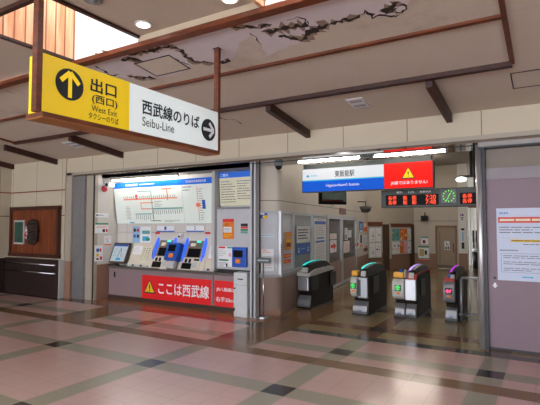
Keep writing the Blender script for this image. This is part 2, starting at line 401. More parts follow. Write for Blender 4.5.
w = MB(); w.box(-8.78, -8.56, 6.72, 6.86, 0, 2.70, pb); w.box(-8.56, -8.5, 6.73, 6.80, 0, 2.70, pb); w.box(-8.545, -8.52, 6.715, 6.73, 0, 2.70, black); struct('trim_16', w, 'pale jamb with a black slot beside the ticket alcove', 'trim')
# alcove
alc = M_panel('alcove_wall', '#cfcac4', 0, .9, -8.2, .008, '#8a8580', extra=(.62, .84, .008)); alc_s = M('alcove_side', '#c9c5bf', .5, var=.04)
w = MB(); w.box(-8.7, -4.5, 7.36, 7.5, 0, 2.75, alc); struct('wall_alcove_back', w, 'grey panelled back wall of the ticket machine alcove', 'wall')
w = MB(); w.box(-8.7, -8.5, 6.80, 7.36, .76, 2.70, alc_s); w.box(-8.7, -8.5, 6.80, 7.36, 0, .76, dado); struct('wall_alcove_side', w, 'white side wall of the ticket alcove carrying the fire alarm', 'wall')
w = MB(); w.box(-8.7, -4.52, 6.9, 7.4, 2.66, 2.76, M('alcove_soffit', '#aaa7a2', .5)); struct('ceiling_alcove', w, 'low pale ceiling over the ticket machines', 'ceiling')
w = MB(); w.box(-5.62, -5.55, 7.14, 7.36, .74, 2.66, lgrey); struct('trim_17', w, 'white upright between the fare map and the adjustment machine', 'trim')
w = MB(); w.box(-4.54, -4.505, 6.86, 7.36, 0, 2.70, alu); w.box(-4.505, -4.475, 6.92, 7.1, 0, 2.70, black); w.box(-4.475, -4.44, 6.88, 7.0, 0, 2.70, alu)
struct('trim_18', w, 'aluminium post with black slot between ticket alcove and office window', 'trim')
# office chamfer + long angled wall
CH0, CH1 = Vector((-4.53, 7.05, 0)), Vector((-4.2, 7.33, 0))
ch_rz = math.atan2(CH1.y - CH0.y, CH1.x - CH0.x); ch_len = (CH1 - CH0).length
WD = Vector((-.155, .988, 0)).normalized(); wa_rz = math.atan2(WD.y, WD.x); WL = 8.72
FCH = Frame(CH0, ch_rz); FW_ = Frame(CH1, wa_rz)
inner = M_panel('inner_wall_panels', '#c8c1b6', 0, 50, 20, .01, '#6d6459', extra=(50, 2.06, .014)); inner_low = M('inner_low_panel', '#8f7870', .55, var=.04)
ZT = 3.95
def curved_wall(name, z0, z1, m, lbl):
    b = MB(); pts = []
    a = FCH.world(0, 0, 0); pts.append(a)
    # rounded arris between the two runs
    p0 = FCH.world(ch_len - .12, 0, 0); p2 = FW_.world(.14, 0, 0); p1 = CH1
    for k in range(7):
        t = k / 6; pts.append(p0 * (1 - t) ** 2 + p1 * 2 * t * (1 - t) + p2 * t * t)
    pts.append(FW_.world(WL, 0, 0))
    n = len(pts); nrm = []
    for k in range(n):
        d = (pts[min(k + 1, n - 1)] - pts[max(k - 1, 0)]).normalized(); nrm.append(Vector((-d.y, d.x, 0)))
    ring = [pts[k] for k in range(n)] + [pts[k] + nrm[k] * .1 for k in range(n - 1, -1, -1)]
    b.prism([(p.x, p.y) for p in ring], 'z', z0, z1, m)
    return struct(name, b, lbl, 'wall')
curved_wall('wall_office_upper', 1.87, ZT, inner, 'beige wall above the office windows with a rounded corner')
curved_wall('wall_office_lower', 0, .68, inner_low, 'pinkish low wall under the office windows')
w = MB(); w.box(0, ch_len, -.03, .1, .68, .73, brushed); struct('trim_19', w, 'metal sill under the corner office window', 'sill', CH0, ch_rz)
w = MB(); w.box(0, 3.1, -.03, .1, .68, .73, brushed); struct('trim_20', w, 'metal sill under the side office windows', 'sill', CH1, wa_rz)
w = MB(); w.box(0, ch_len, -.012, 0, 0, .1, dado); struct('baseboard_corner', w, 'brown tile base under the corner window', 'baseboard', CH0, ch_rz)
w = MB(); w.box(6.72, WL, 0, .1, .62, 1.9, inner); w.box(6.72, WL, 0, .1, 0, .62, dado); w.box(3.0, 6.72, .09, .12, 0, 1.9, char)
struct('wall_office_end', w, 'beige end of the office wall with brown dado', 'wall', CH1, wa_rz)
def pane(n, frame, rz, x0, x1, z0, z1, fillm, lbl, fm=alu, fw=.05, cat='window', nm='window'):
    b = MB()
    b.box(x0, x0 + fw, -.02, .07, z0, z1, fm); b.box(x1 - fw, x1, -.02, .07, z0, z1, fm); b.box(x0 + fw, x1 - fw, -.018, .07, z1 - fw, z1, fm); b.box(x0 + fw, x1 - fw, -.018, .07, z0, z0 + fw * .8, fm)
    t = struct('%s_%d' % (nm, n), b, lbl, cat, frame.P, rz)
    g = MB(); g.box(x0 + fw, x1 - fw, .02, .04, z0 + fw * .8, z1 - fw, fillm); g.build('pane', t)
    return t
pane(1, FCH, ch_rz, 0.0, ch_len - .03, .73, 1.87, frost, 'corner office window with pale film beside the stand sign', fw=.035)
w = MB(); w.box(-.03, .02, -.03, .06, .73, 1.87, alu); struct('trim_21', w, 'aluminium corner post of the office windows', 'trim', CH1, wa_rz)
pane(2, FW_, wa_rz, .05, .68, .73, 1.87, frost, 'narrow office window with orange posters')
pane(3, FW_, wa_rz, .70, 1.93, .73, 1.87, M('grey_film_pane', '#9599a0', .25), 'office window with the blue arrow notice')
pane(4, FW_, wa_rz, 1.97, 3.2, .73, 1.87, frost, 'office window with the tall white notice')
pane(1, FW_, wa_rz, 3.24, 4.75, 0.02, 1.87, glass, 'grey glass office door with red arrow notice', fw=.09, cat='door', nm='door')
pane(2, FW_, wa_rz, 4.75, 6.70, 0.02, 1.87, glass, 'grey glass office door with two white notices', fw=.1, cat='door', nm='door')
# far walls
WBa = FW_.world(WL, 0, 0); WBb = Vector((-4.58, 18.5, 0)); wb_rz = math.atan2(WBb.y - WBa.y, WBb.x - WBa.x); wb_l = (WBb - WBa).length
FB = Frame(WBa, wb_rz)
far = M('far_wall', '#bbb3a6', .6, var=.05)
w = MB(); w.box(0, wb_l, 0, .1, .62, ZT, far); w.box(0, wb_l, 0, .1, 0, .62, dado); struct('wall_far_left', w, 'far concourse wall with poster boards and brown dado', 'wall', WBa, wb_rz)
w = MB(); w.box(-4.6, -3.78, 18.5, 18.6, .55, ZT, far); w.box(-3.02, -2.62, 18.5, 18.6, .0, ZT, far); w.box(-3.78, -3.02, 18.5, 18.6, 1.62, ZT, far); w.box(-4.6, -3.78, 18.5, 18.6, 0, .55, dado)
w.box(-4.6, -2.65, 18.47, 18.5, 1.78, 1.80, M('far_joint', '#7f7668', .6))
struct('wall_far', w, 'far end wall of the concourse around the restroom door', 'wall')
tan = M('tan_door', '#9c8a74', .5)
w = MB(); w.box(-3.78, -3.72, 18.44, 18.58, 0, 1.62, dado); w.box(-3.08, -3.02, 18.44, 18.58, 0, 1.62, dado); w.box(-3.72, -3.08, 18.44, 18.58, 1.56, 1.62, dado)
d3 = struct('door_3', w, 'tan restroom door with pictograms in the far wall', 'door')
b = MB(); b.box(-3.72, -3.08, 18.5, 18.56, .14, 1.56, tan); b.box(-3.72, -3.08, 18.49, 18.56, 0.01, .14, M('kick_plate', '#70614f', .5)); b.box(-3.66, -3.6, 18.495, 18.5, .2, 1.4, M('door_slot', '#86765f', .5)); b.build('door_leaf', d3)
b = MB(); b.tube((-3.13, 18.46, .62), (-3.13, 18.46, .95), .012, dark); b.box(-3.14, -3.12, 18.46, 18.5, .63, .65, dark); b.box(-3.14, -3.12, 18.46, 18.5, .92, .94, dark); b.build('handle', d3)
F18 = Frame((0, 18.5, 0))
w = MB(); w.box(-2.93, -2.62, 18.3, 18.47, 0, ZT, white); w.box(-2.93, -2.62, 18.29, 18.3, 0, .6, dado); struct('wall_pillar', w, 'white pillar right of the restroom door', 'pillar')
w = MB(); w.box(1.2, 1.35, 6.9, 22, 0, ZT, inner); struct('wall_right_inner', w, 'right side wall of the inner concourse', 'wall')
w = MB(); w.face([(-6, 7.35, ZT - .05), (-6, 19, ZT - .05), (1.3, 19, ZT - .05), (1.3, 7.35, ZT - .05)], M_panel('inner_ceiling', '#8d877e', 1, 1.0, 0, .03, '#5c5851')); w.box(-4.55, 1.3, 7.28, 7.34, 2.735, ZT, inner)
struct('ceiling_inner', w, 'ceiling of the inner concourse beyond the gates', 'ceiling')
# right hand shutter
w = MB(); w.tube((-.80, 6.74, .0), (-.80, 6.74, 2.68), .045, M('jamb_steel', '#c6c6cc', .38, .7), seg=20); w.box(-.76, -.725, 6.70, 6.82, 0, 2.68, dark); struct('trim_22', w, 'round stainless jamb post at the right of the gates', 'post')
w = MB(); w.box(-.725, 6.0, 6.76, 6.86, .025, 2.215, mauve); sh = struct('door_4', w, 'mauve sliding shutter panel right of the gates', 'door')
b = MB(); b.box(-.725, 6.0, 6.755, 6.78, 0.0, .03, dark); b.build('bottom_rail', sh)
b = MB(); b.box(-.725, 6.0, 6.745, 6.80, 2.215, 2.36, M('shutter_rail', '#857c82', .5, .1)); b.build('top_rail', sh)
b = MB(); b.ring((-.645, .925), .016, .009, 6.752, 6.76, dark); b.tube((-.645, 6.754, .925), (-.645, 6.76, .925), .009, black); b.build('keyhole', sh)
b = MB(); b.poly([(-.66, .86), (-.63, .86), (-.63, .83), (-.612, .83), (-.645, .79), (-.678, .83), (-.66, .83)], 6.757, paper); b.build('arrow_sticker', sh)
w = MB(); w.box(-.725, 6.0, 6.80, 6.9, 2.36, 2.70, M('shutter_box', '#7d6f64', .5)); struct('wall_shutter_box', w, 'brown panel above the sliding shutter', 'wall')
w = MB(); w.box(6.0, 6.2, -9, 6.8, 0, 3.7, stone_y); struct('wall_right', w, 'right side wall of the ticket hall', 'wall')

# ================================================================ HANGING SIGN
sign_y = M('sign_yellow', '#f0cc10', .45, emis=.12, ecol='#f5cf00', var=.02); sign_w = M('sign_white', '#dfe6e6', .45, emis=.22, ecol='#dcecec', var=.02)
HS = (-2.98, 1.91, 2.366)
hs = thing('hanging_sign', 'long yellow and white station sign hanging from the ceiling on brown rods', 'sign', HS, R(90))
b = MB(); b.box(0, 1.975, .0, .155, .02, .43, sign_w); b.box(-.006, .77, -.001, .156, .02, .432, sign_y); b.build('light_box', hs)
b = MB(); b.box(-.012, 1.985, -.02, .175, -.012, .02, timber_red); b.box(-.01, 1.985, -.016, .172, -.02, -.012, M('sign_underside_glow', '#9a5f28', .5, emis=.04)); b.build('bottom_rail', hs)  # orange light under the box is put into the underside's colour and emission
b = MB()
b.disc(.205, .262, .115, -.003, ink, 40, .003)
aw = .013
def stroke(mb, p, q, wd, y, m):
    d = Vector((q[0] - p[0], q[1] - p[1])).normalized(); n = Vector((-d.y, d.x)) * wd
    mb.poly([(p[0] - n.x, p[1] - n.y), (q[0] - n.x, q[1] - n.y), (q[0] + n.x, q[1] + n.y), (p[0] + n.x, p[1] + n.y)][::1], y, m)
ysg = M('sign_arrow_yellow', '#f0cc10', .5, emis=.25, ecol='#f5cf00')
stroke(b, (.205, .165), (.205, .345), .016, -.008, ysg); stroke(b, (.205, .352), (.13, .277), .017, -.0085, ysg); stroke(b, (.205, .352), (.28, .277), .017, -.009, ysg); b.build('arrow_disc', hs)
b = MB(); b.disc(1.812, .215, .112, -.003, ink, 40, .003)
stroke(b, (1.725, .215), (1.885, .215), .016, -.008, paper); stroke(b, (1.893, .215), (1.82, .288), .017, -.0085, paper); stroke(b, (1.893, .215), (1.82, .142), .017, -.009, paper); b.build('arrow_disc', hs)
letter(hs, 'lettering', '出口', .385, .628, .262, .366, -.004, ink, .02); letter(hs, 'lettering', '(西口)', .40, .64, .168, .243, -.004, ink, .014); letter(hs, 'lettering', 'West Exit', .395, .64, .112, .158, -.004, ink, .0); letter(hs, 'lettering', 'タクシーのりば', .37, .655, .05, .098, -.004, ink, .012); letter(hs, 'lettering', '西武線のりば', .91, 1.665, .198, .322, -.004, ink, .02); letter(hs, 'lettering', 'Seibu-Line', .912, 1.305, .095, .172, -.004, ink, .0)
for x in (-.027, 1.996):
    b = MB(); top = (3.60 if x < 0 else cz(3.9)) - HS[2] + .002
    b.box(x - .02, x + .02, .0, .058, .02, top, timber_red); b.box(x - .03, x + .03, -.01, .068, top - .012, top, timber); b.build('rod', hs)

# ================================================================ STATION LIGHTBOX, WARNING LIGHTBOX
lb_w = M('lightbox_white', '#7c7c7c', .5, spec=.1, emis=.48, ecol='#f2f8ff', var=0); lb_b = M('lightbox_blue', '#0a3a90', .5, spec=.1, emis=.40, ecol='#0a5fe0', var=0)
lb_c = M('lightbox_cyan', '#2a90b0', .5, spec=.1, emis=.4, var=0); lb_r = M('lightbox_red', '#a81008', .5, spec=.1, emis=.55, ecol='#f4140a', var=0); lb_y = M('lightbox_yellow', '#b89812', .5, spec=.1, emis=.5, ecol='#ffcf10', var=0)
SG = (-3.79, 7.4, 2.19)
sg = thing('station_sign', 'blue and white illuminated station name sign hanging over the gates', 'sign', SG)
b = MB(); b.box(0, 1.49, .0, .12, 0, .42, dark); b.box(0.03, 1.49, .0, .1, .42, .50, M('sign_cap', '#2c332f', .5)); b.build('light_box', sg)
b = MB(); b.box(.012, 1.488, -.006, 0, .215, .412, lb_w); b.build('white_face', sg)
b = MB(); b.box(.012, 1.488, -.006, 0, .012, .195, lb_b); b.build('blue_face', sg)
b = MB(); b.box(.012, 1.488, -.006, 0, .195, .215, lb_c); b.build('cyan_line', sg)
letter(sg, 'lettering', '東飯能駅', .635, .99, .248, .36, -.008, ink, .012); letter(sg, 'lettering', 'Higashi-Hannō Station', .47, 1.07, .075, .135, -.008, paper, .004)
b = MB(); b.poly([(.085, .27), (.155, .27), (.12, .325)], -.008, lb_c); b.poly([(.10, .30), (.14, .30), (.12, .275)], -.009, blue); b.text('西武鉄道', .175, .30, .275, .308, -.008, cyanp, .006); b.build('logo', sg)
for x in (.3, 1.2):
    b = MB(); b.tube((x, .06, .5), (x, .06, 1.7), .015, dark, seg=10); b.build('hanger', sg)
WG = (-2.298, 7.4, 2.19)
wg = thing('warning_sign', 'red illuminated warning sign with yellow triangle beside the station name', 'sign', WG)
b = MB(); b.box(0, .77, .0, .12, 0, .425, dark); b.box(0, .74, 0, .1, .425, .5, MATS['sign_cap']); b.build('light_box', wg)
b = MB(); b.box(.006, .758, -.006, 0, .012, .415, lb_r); b.build('red_face', wg)
def triangle(b, cx, z0, z1, y, my, mk):
    h = z1 - z0; hw_ = h * .58
    b.poly([(cx - hw_, z0), (cx + hw_, z0), (cx, z1)], y, mk); k = .8; zc = z0 + h * .09
    b.poly([(cx - hw_ * k, zc), (cx + hw_ * k, zc), (cx, zc + h * k)], y - .001, my)
    b.poly([(cx - h * .035, zc + h * .22), (cx + h * .035, zc + h * .22), (cx + h * .06, zc + h * .52), (cx - h * .06, zc + h * .52)], y - .002, mk)
    b.poly([(cx - h * .045, zc + h * .08), (cx + h * .045, zc + h * .08), (cx + h * .045, zc + h * .16), (cx - h * .045, zc + h * .16)], y - .002, mk)
b = MB(); triangle(b, .39, .155, .345, -.008, lb_y, ink); b.build('warning_triangle', wg)
b = MB(); b.text('JR線ではありません!', .11, .68, .06, .125, -.008, lb_w, .014); b.build('lettering', wg)
b = MB(); b.tube((.4, .06, .5), (.4, .06, 1.7), .015, dark, seg=10); b.build('hanger', wg)

# ================================================================ DEPARTURE BOARD
DB = (-2.53, 7.96, 1.915)
db = thing('departure_board', 'grey departure board with orange text and a round green clock above the gates', 'display board', DB)
bd = M('board_grey', '#3c403e', .5)
b = MB(); b.box(0, 1.75, 0, .18, 0, .305, bd, .008); b.build('housing', db)
led = M('led_orange', '#d02a08', .5, emis=1.0, ecol='#ff4410', var=0)
for x0, x1, cells in ((.085, .965, [('各停', .13, .27), ('飯', .385, .455), ('能', .535, .605), ('7:20', .76, .92)]), (1.29, 1.73, [('各停', 1.33, 1.47)])):
    b = MB(); b.box(x0, x1, -.006, 0, .035, .215, screen); d = b.build('display', db)
    for t, a, c in cells:
        letter(d, 'digits', t, a, c, .128, .20, -.008, led, .012); letter(d, 'digits', '7:48' if ':' in t else t, a, c, .05, .122, -.008, led, .012)
for t, a, c in (('種別', .27, .37), ('行先', .47, .57), ('発車時刻', .66, .84)): letter(db, 'lettering', t, a, c, .24, .275, -.003, paper, .004)
lime = M('clock_green', '#63d21a', .5, emis=.7, ecol='#6bdc1c', var=0)
b = MB(); b.box(1.0, 1.245, -.008, 0, .055, .285, M('clock_back', '#10240c', .3, emis=.05), .004); ck = b.build('clock', db)
b = MB(); cxk, czk = 1.122, .17
for k in range(12):
    a = k * math.pi / 6; s_, c_ = math.sin(a), math.cos(a)
    stroke(b, (cxk + .075 * s_, czk + .075 * c_), (cxk + .098 * s_, czk + .098 * c_), .008, -.010, lime)
b.build('hour_marks', ck)
b = MB(); stroke(b, (cxk, czk), (cxk + .03, czk + .05), .006, -.012, lime); stroke(b, (cxk + .01, czk + .015), (cxk - .035, czk - .075), .005, -.013, lime); b.build('hands', ck)
for x in (.35, 1.5):
    b = MB(); b.tube((x, .09, .305), (x, .09, ZT - .07 - DB[2]), .015, dark, seg=10); b.build('hanger', db)

# ================================================================ LIGHTS (lamps of the place, and added hidden tubes)
tube_added = M('lit_added_tube', '#ffffff', .5, emis=42.0, ecol='#fff2e2')
tube_al = M('lit_alcove_tube', '#ffffff', .5, emis=70.0, ecol='#fff6ea')
def strip_light(x0, x1, y, z, zc, lbl):
    t = thing('ceiling_light', lbl, 'light', ((x0 + x1) / 2, y, z), group='tube lights'); L = (x1 - x0) / 2
    b = MB(); b.box(-L, L, -.018, .018, min(.018, zc - z - .004), zc - z, M('lamp_body', '#8f8d88', .5)); b.build('body', t)
    b = MB(); b.tube((-L + .02, 0, .0), (L - .02, 0, .0), .035 if tube_m is tube_added else .009, tube_m, seg=12); b.build('tube', t)
    for sx in (-1, 1):
        b = MB(); b.box(sx * L - .015, sx * L + .015, -.018, .018, -.012, .012, grey); b.build('socket', t)
    return t
strip_light(-3.72, -2.58, 7.1, 2.688, 2.70, 'long lit tube light above the station name sign')
strip_light(-2.37, -1.28, 7.1, 2.688, 2.70, 'lit tube light above the red warning sign')
tube_m = tube_al
strip_light(-8.35, -6.38, 7.02, 2.60, 2.66, 'lit tube light above the fare map')
tube_m = tube_added  # three tubes added out of sight to brighten the inner concourse
strip_light(-4.6, -2.9, 9.4, 3.6, 3.9, 'added hidden tube light on the inner concourse ceiling nearest the gates')
strip_light(-4.5, -2.85, 12.4, 3.6, 3.9, 'added hidden tube light on the inner concourse ceiling halfway back')
strip_light(-4.6, -3.2, 15.6, 3.6, 3.9, 'added hidden tube light on the inner concourse ceiling farthest back')
t = thing('flood_lamp', 'small lit twin lamp hanging from the far ceiling beside the jamb post', 'lamp', (-2.0, 15.0, 3.0))
b = MB(); b.tube((0, 0, .1), (0, 0, .9), .05, dark, seg=10); b.box(-.35, .25, -.05, .05, .06, .12, dark); b.build('bracket', t)
b = MB(); b.ball((-.28, -.06, 0), .11, lamp_on, (1.4, .6, .7)); b.build('lens', t); b = MB(); b.ball((.14, -.06, -.06), .06, lamp_on, (1, .6, .7)); b.build('lens', t)
def downlight(x, y, on, lbl):
    t = thing('downlight', lbl, 'light', (x, y, ZF), group='round ceiling downlights')
    b = MB(); seg = 28
    b.tube((0, 0, -.012), (0, 0, .0), .088, grey if on is None else white, seg=seg); b.build('trim_ring', t)
    b = MB(); b.tube((0, 0, -.016), (0, 0, -.010), .066, on or brushed, seg=seg); b.build('lens' if on else 'reflector', t)
    if on is None:
        b = MB(); b.ball((0, 0, -.016), .035, grey, (1, 1, .5)); b.build('bulb', t)
downlight(-3.495, 3.307, lamp_on, 'lit round downlight beside the left skylight corner')
downlight(-3.495, 2.70, None, 'unlit round downlight with grey reflector beside the skylight edge')
downlight(-2.43, 3.33, lamp_pink, 'lit pinkish downlight near the right skylight')
# roof hatches and vents
def on_ceiling(name, lbl, cat, x0, x1, y0, y1, build):
    t = thing(name, lbl, cat, ((x0 + x1) / 2, (y0 + y1) / 2, cz((y0 + y1) / 2)), 0, -math.atan(.136))
    build(t, (x1 - x0) / 2, (y1 - y0) / 2)
def hatch(t, a, c):
    b = MB(); b.box(-a, a, -c, c, -.004, .003, ceil_m); b.build('panel', t)
    b = MB()
    for q in ((-a, a, -c, -c + .014), (-a, a, c - .014, c), (-a, -a + .014, -c, c), (a - .014, a, -c, c)): b.box(*q, -.008, .003, M('hatch_frame', '#38323a', .5))
    b.build('frame', t)
on_ceiling('ceiling_hatch', 'square ceiling access hatch amid the peeling paint above the hanging sign', 'hatch', -4.15, -3.60, 3.79, 4.16, hatch)
on_ceiling('ceiling_hatch', 'long ceiling access hatch at the right edge above the shutter', 'hatch', -.34, .75, 5.62, 6.06, hatch)
def vent(t, a, c):
    b = MB(); b.box(-a, a, -c, c, -.012, .003, M('vent_white', '#d8d8dc', .5)); b.build('frame', t)
    for k in range(2):
        z = -c + .055 + k * (c - .02)
        b = MB(); b.box(-a + .03, a - .03, z, z + .07, -.015, -.011, M('vent_slot', '#a5a2a6', .6)); b.build('grille', t)
on_ceiling('ceiling_vent', 'pale grille vent in the ceiling above the station name sign', 'vent', -2.26, -2.04, 5.67, 6.0, vent)
on_ceiling('ceiling_vent', 'faint pale vent in the ceiling left of the hanging sign', 'vent', -8.25, -7.95, 5.70, 6.05, vent)

# ================================================================ WOODEN BOARD, RAILS
wb = thing('wooden_display_board', 'dark framed wooden display board hung on the left stone wall', 'wall art', (-10.42, 6.585, .87))
b = MB(); b.box(-.93, .93, -.05, .0, .04, 1.16, artwood)
for k in range(1, 14): b.box(-.93 + .133 * k - .004, -.93 + .133 * k + .004, -.052, -.05, .08, 1.1, artframe)
b.build('board', wb)
b = MB(); b.box(-.96, .97, -.085, 0, 1.10, 1.19, artframe); b.box(-.98, .97, -.085, 0, 0, .09, artframe); b.box(-.96, -.89, -.08, 0, .09, 1.10, artframe); b.box(.88, .95, -.08, 0, .09, 1.10, artframe); b.build('frame', wb)
pic = thing('framed_picture', 'small dark green picture on the left of the wooden board', 'picture', (-10.97, 6.53, 1.165))
b = MB(); b.box(-.205, .205, -.03, .0, 0, .575, lgrey, .006); b.build('frame', pic)
b = MB(); b.box(-.175, .175, -.034, -.028, .04, .53, M('picture_green', '#1f4a3f', .4, var=.5, nscale=9)); b.build('picture_sheet', pic)
car = thing('wood_carving', 'dark round carved relief in the middle of the wooden board', 'carving', (-10.40, 6.53, 1.18))
b = MB(); carv = M('dark_carving', '#2b1c12', .7, var=.5, nscale=14, bump=1.0)
pts = [(-.13, .0), (.05, -.03), (.19, .06), (.22, .3), (.18, .52), (.0, .58), (-.17, .53), (-.2, .36), (-.14, .28), (-.19, .14)]
b.prism(pts, 'y', -.07, 0, carv, .015)
for k in range(5): b.tube((-.15, -.078, .1 + .09 * k), (.17, -.078, .12 + .09 * k), .018, carv, seg=8)
b.build('relief', car)
b = MB(); b.ball((-.21, -.05, .26), .16, M('carving_white', '#b9a3a6', .6), (.42, .25, 1.0)); b.ball((-.20, -.085, .22), .07, red, (.4, .25, 1)); b.build('white_wing', car)
for z, lbl in ((.73, 'upper chrome handrail along the dark wainscot'), (.545, 'lower chrome handrail along the dark wainscot')):
    t = thing('handrail', lbl, 'handrail', (-10.4, 6.48, z), group='chrome rails on the wainscot')
    b = MB(); b.tube((-.98, -.07, 0), (.98, -.07, 0), .02, steel, seg=16); b.ball((-.98, -.07, 0), .02, steel); b.ball((.98, -.07, 0), .02, steel); b.build('rail', t)
    for x in (-.85, 0, .9):
        b = MB(); b.tube((x, 0, 0), (x, -.07, 0), .012, steel, seg=10); b.tube((x, 0, 0), (x, -.008, 0), .03, steel, seg=12); b.build('bracket', t)

# ================================================================ TICKET ALCOVE
ct = thing('ticket_counter', 'long mauve counter below the ticket machines', 'counter', (-6.58, 7.12, 0))
b = MB(); b.box(-1.91, 1.97, 0, .23, .06, .67, counterm); b.box(1.025, 1.035, -.003, .0, .06, .67, dark); b.build('front_panel', ct)
b = MB(); b.box(-1.91, 1.97, -.04, .235, .67, .72, M('counter_lip', '#5a5552', .35), .006); b.build('worktop', ct)
b = MB(); b.box(-1.91, 1.97, -.012, .01, 0, .085, M('counter_base', '#3d2a22', .5)); b.build('plinth', ct)
for x, z in ((-1.72, .53),):
    b = MB(); b.box(x - .022, x + .022, -.01, 0, z - .06, z + .06, black, .005); b.build('handle', ct)
bred = M('banner_red', '#e3131a', .5, emis=0, var=.03)
t = thing('red_banner', 'red banner with yellow triangle and large white lettering on the counter front', 'banner', (-6.52, 7.116, .085))
b = MB(); b.box(-.925, .92, -.004, 0, 0, .485, bred); b.build('sheet', t)
b = MB(); triangle(b, -.70, .11, .40, -.006, yellow, ink); b.build('warning_triangle', t)
b = MB(); b.text('ここは西武線', -.45, .87, .12, .36, -.006, paper, .014); b.build('lettering', t)
t = thing('red_banner', 'smaller red banner with two lines of white lettering right of the large one', 'banner', (-5.10, 7.116, .085))
b = MB(); b.box(-.42, .42, -.004, 0, 0, .485, bred); b.build('sheet', t)
letter(t, 'lettering', 'JR八高線は', -.37, .06, .275, .36, -.006, paper, .012); letter(t, 'lettering', '右手20m先', -.38, .14, .09, .18, -.006, paper, .012)

# fare map
fa = math.atan(.14 / .91)
fm = thing('fare_map', 'large white railway fare map with blue header above the ticket machines', 'map board', (-7.02, 7.29, 1.645), 0, fa)
W2 = 1.42
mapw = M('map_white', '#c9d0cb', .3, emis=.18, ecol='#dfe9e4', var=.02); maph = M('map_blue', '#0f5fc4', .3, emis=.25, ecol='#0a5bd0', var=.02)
b = MB(); b.box(-W2, W2, -.0, .06, 0, .92, lgrey); b.build('panel', fm)
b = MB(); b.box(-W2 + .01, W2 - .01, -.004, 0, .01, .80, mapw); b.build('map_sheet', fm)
b = MB(); b.box(-W2, W2, -.006, 0, .80, .92, maph); b.build('header', fm)
letter(fm, 'lettering', '西武線運賃表', -1.02, -.64, .835, .885, -.008, paper, .01); MB().lines(-.58, .845, -.15, .877, 1, -.008, paper, .6).build('lettering', fm); letter(fm, 'lettering', '西武線各駅運賃案内図', .72, 1.24, .835, .885, -.008, paper, .01)
b = MB(); Y = -.006
def hl(x0, x1, z, m, h=.012): b.flat(x0, z - h, x1, z + h, Y, m)
def vl(x, z0, z1, m, h=.009): b.flat(x - h, z0, x + h, z1, Y - .0005, m)
hl(-1.12, .46, .545, salmon); hl(-.62, -.22, .46, salmon, .009); hl(-.6, -.22, .33, salmon, .009); vl(-.6, .33, .46, salmon)
hl(-.68, -.26, .71, tealp, .009); vl(-.27, .12, .72, tealp, .011); hl(-.25, .58, .33, tealp, .014); hl(-.80, -.3, .22, tealp, .010)
hl(-.35, -.05, .07, green, .008); vl(-.26, .05, .28, orange, .01); hl(.04, .32, .74, salmon, .014); vl(.19, .5, .74, salmon, .014); vl(1.0, .05, .74, salmon, .008)
b.flat(.6, .03, .604, .8, Y, greyink)
for k in range(26): b.flat(-1.12 + k * .06, .56, -1.105 + k * .06, .60 + .02 * random.random(), Y, greyink)
for k in range(14): b.flat(-.24 + k * .06, .20 + .03 * random.random(), -.225 + k * .06, .31, Y, greyink)
for k in range(8): b.flat(-.78 + k * .06, .08 + .04 * random.random(), -.768 + k * .06, .2, Y, greyink)
for k in range(7): b.flat(-.66 + k * .06, .725, -.648 + k * .06, .77, Y, greyink)
b.lines(-1.08, .1, -.92, .4, 9, Y, greyink, .25); b.lines(1.03, .06, 1.14, .72, 14, Y, greyink, .25); b.lines(.62, .66, .85, .78, 2, Y, greyink, .3); b.lines(.05, .03, .5, .09, 2, Y, greyink, .3)
b.lines(-.2, .36, .02, .50, 4, Y, greyink, .25)
b.flat(-1.0, .02, -.86, .045, Y, cyanp)
b.disc(-.72, .56, .022, Y, red, 14); b.disc(-.72, .62, .03, Y, red, 14); b.flat(1.03 - .09, .345, 1.05, .415, Y - .001, salmon); b.flat(1.10, .30, 1.18, .48, Y - .001, blue)
b.build('route_lines', fm)
t = thing('fare_table', 'smaller cream fare table with blue header right of the fare map', 'notice board', (-5.13, 7.30, 1.98), 0, .08)
b = MB(); b.box(-.40, .40, 0, .04, 0, .66, lgrey); b.build('panel', t)
b = MB(); b.box(-.39, .39, -.004, 0, .01, .55, M('table_cream', '#cfcbb2', .4, emis=.10, ecol='#e0dcc4')); b.lines(-.36, .06, -.02, .50, 9, -.006, greyink, .3); b.lines(.02, .12, .36, .50, 8, -.006, greyink, .3); b.build('table_sheet', t)
b = MB(); b.box(-.40, .40, -.006, 0, .55, .66, maph); b.text('ご案内', -.36, -.18, .575, .63, -.008, paper, .008); b.build('header', t)

